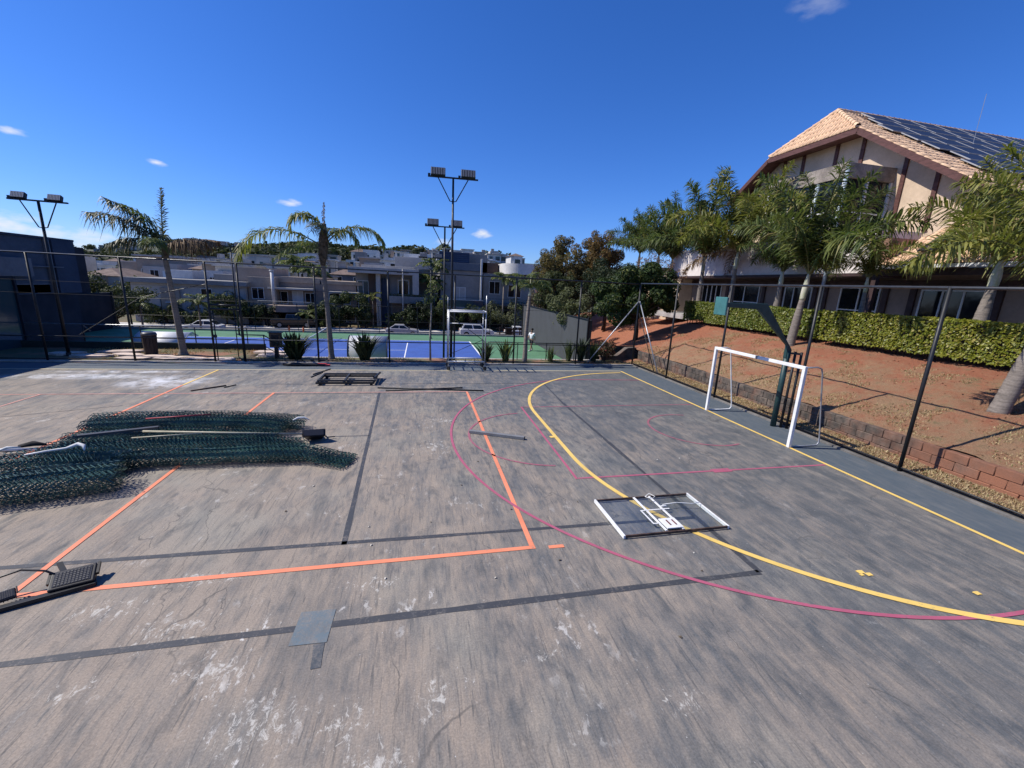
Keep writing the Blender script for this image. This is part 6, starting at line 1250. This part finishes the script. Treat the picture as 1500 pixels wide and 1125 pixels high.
def gen_house(x, y, w, lod, far=False):
    """a house of two to four stacked boxes, as on the hillside in the photograph"""
    c1, c2 = rh.choice(cols), rh.choice(cols); d = rh.uniform(7, 11); z0 = far_z(x, y) - .3; h1 = rh.uniform(2.8, 3.8); hip = rh.random() < .1
    where = 'distant' if far else 'near'; extra = []
    x0, x1 = x - w / 2, x + w / 2; nb = rh.choice((1, 1, 2, 2, 3)); vols = []
    for k in range(nb):
        ww = w * rh.uniform(.35, .7); a0 = rh.uniform(x0, x1 - ww); vols.append((a0, a0 + ww, y + rh.uniform(.2, 3) + k * .7, z0 + h1 + rh.uniform(1.6, 3.4) * (1 + .25 * k), rh.choice((c1, c2, rh.choice(cols)))))
    if hip: extra.append('with a hipped roof')
    elif nb == 1: extra.append('with one upper block')
    elif nb == 2: extra.append('with two stepped blocks')
    else: extra.append('with three stepped blocks')
    lab = '%s %s house %s on the %s hillside' % (adj[c1], 'and ' + adj[c2] if c1 != c2 else 'plain', extra[0], where)
    t = thing('house', lab, 'house', (x, y + d / 2, z0), 'houses stacked up the hillside')
    bl_('wall', (x0, x1, y, y + d, z0 - 4, z0 + h1), c1, t, 0)
    for (a0, a1, y2, zt, cc) in vols:
        bl_('upper_volume', (a0, a1, y2, y + d - .2 - .05 * len(t.children), z0 + h1 + .002, zt), cc, t, 0)
        if not hip and rh.random() < .5: bl_('roof_slab', (a0 - .35, a1 + .35, y2 - .5, y + d - .3, zt + .002, zt + .28), rh.choice((cc, 'white', 'pale')), t, 0)
        n2 = 2 if a1 - a0 > 4 else 1
        for i in range(n2):
            q = a0 + (a1 - a0) * (i + .5) / n2; hw_ = min(rh.uniform(.4, 1.0), (a1 - a0) / n2 * .36); zb = z0 + h1 + rh.uniform(.5, .8)
            if zt - zb > 1.3: hwin(t, q - hw_, q + hw_, zb, min(zb + 1.5, zt - .4), y2, lod, rh.choice((GLASS, GLASS, GLASSB, DGAP)))
        if lod and zt - z0 - h1 > 2: swin(t, y2 + 1.5, y2 + 3.0, z0 + h1 + .6, z0 + h1 + 1.7, a0)
    if hip: a0, a1, y2, zt, cc = vols[0]; hip_roof(a0, a1, y2, y + d - .2, zt + .01).build('roof', RTILE, t)
    if rh.random() < .5: bl_('slab', (x0 - .3, x1 + .3, y - .8, y + .15, z0 + h1 - .25, z0 + h1 + .12), rh.choice(('white', 'pale', 'grey')), t, 0)
    if rh.random() < .35: q = rh.uniform(x0 + 1, x1 - 1); bl_('water_tower', (q - .7, q + .7, y + d * .5, y + d * .5 + 1.5, z0 + h1, vols[0][3] + rh.uniform(.6, 1.6)), rh.choice(('grey', 'pale', c2)), t, 0)
    n1 = 3 if lod else 2
    for i in range(n1):
        q = x0 + w * (i + .5) / n1 + rh.uniform(-.3, .3); hw_ = min(rh.uniform(.4, 1.0), w / n1 * .36)
        hwin(t, q - hw_, q + hw_, z0 + .9, z0 + 2.3, y, lod, rh.choice((GLASS, GLASS, GLASSB, DGAP)))
for row, y in enumerate((77, 86, 96, 108, 122, 139, 160, 186, 216, 252, 295)):
    u = -.74 + rh.uniform(0, .06)
    while u < .24:
        w = rh.uniform(5.5, 10.5) * (1 + max(0, y - 120) / 700); x = u * y
        u += (w + rh.choice((.6, 1.2, 2.5, 5)) + max(0, y - 130) * .03) / y
        if y > 200 and x / y < -.13: continue
        if y > 200 and rh.random() < .3: continue
        gen_house(x, y + rh.uniform(-2.5, 2.5), w, y < 100, y > 130)
for i in range(44): x = rh.uniform(-470, -215); y = rh.uniform(500, 690); gen_house(x, y, rh.uniform(11, 24), False, True)

# ------------------------------------------------------------------ trees between the houses, wood on the hill
crowns = []
for k in range(5):
    bs = blobs(0, 0, 2.6, 1.7, 1.7, 1.2, 8, 1.1, 80 + k); me = leaf_cloud(bs, 420, .34, 80 + k).mesh('crown', False); me.materials.append((DARKL, OLIVE, GARD, DARKL, OLIVE)[k]); crowns.append(me)
trm = MB().tube([(0, 0, -.6), (0, 0, 1.2), (.1, 0, 2.6)], [.2, .14, .06], 6).mesh('trunk'); trm.materials.append(BARK)
for i in range(80):
    y = rh.choice((73, 75, 82, 92, 103, 118, 138, 165, 200, 240, 280)) + rh.uniform(-2, 3); x = rh.uniform(-.66, .22) * y; s = rh.uniform(.55, 1.15) * (1 + y / 600)
    ci = rh.randrange(5); t = thing('garden_tree', '%s %s leafy tree growing among the %s hillside houses' % ('small' if s < .9 else 'broad', ('dark green', 'olive', 'mid-green', 'dark green', 'olive')[ci], 'nearest' if y < 90 else 'middle' if y < 150 else 'farthest'), 'tree', (x, y, far_z(x, y)), 'trees among the hillside houses', rh.uniform(0, 6)); t.scale = (s, s, s * rh.uniform(.8, 1.15)); inst('crown', crowns[ci], t); inst('trunk', trm, t)
mb = MB(); rg = random.Random(44)
def wood(n, fx_, fy_, fs):
    for i in range(n):
        x, y = fx_(), fy_(); z = far_z(x, y); r = fs() * rg.uniform(.7, 1.3)
        for k in range(70):
            v = Vector((rg.gauss(0, 1), rg.gauss(0, 1), rg.gauss(0, 1))).normalized() * rg.uniform(.55, 1.0) * r; p = Vector((x, y, z + r * .75)) + Vector((v.x, v.y, abs(v.z) * .95 - .2 * r)); nn = (v.normalized() + Vector((rg.uniform(-.7, .7), rg.uniform(-.7, .7), rg.uniform(0, .8)))).normalized()
            a = nn.orthogonal().normalized(); b_ = nn.cross(a); s = r * rg.uniform(.14, .28)
            mb.add([p - a * s, p + b_ * s * .8, p + a * s, p - b_ * s * .8], [(0, 1, 2, 3)])
wood(560, lambda: rg.gauss(-98, 44), lambda: rg.uniform(255, 400), lambda: 5.0)
wood(420, lambda: rg.uniform(-400, -130), lambda: rg.uniform(330, 520), lambda: 5.5)
wood(170, lambda: rg.uniform(-460, -150), lambda: rg.uniform(530, 700), lambda: 4.0)
WOODL = leafmat('wood_leaf', (.026, .038, .016), (.070, .078, .034), None, .2, .7)
tag(mb.build('wood', WOODL, fix=False), 'dense green wood covering the far hills', 'wood', kind='stuff')
# ------------------------------------------------------------------ utility poles
for i, (px, y, h_, lb) in enumerate(((633, 110, 9, 'thin utility pole on the ridge behind the palms by the blue-clad house'), (590, 63, 8.5, 'slender grey street pole beside the tall slim palms'))):
    x = bx(px, y); t = thing('utility_pole', lb, 'pole', (x, y, far_z(x, y))); z0 = far_z(x, y); MB().tube([(x, y, z0 - .2), (x, y, z0 + h_)], [.14, .09], 8).build('pole', CONC, t, smooth=True); MB().box(x - .8, x + .8, y - .05, y + .05, z0 + h_ - .6, z0 + h_ - .5).build('cross_arm', BROWN, t)
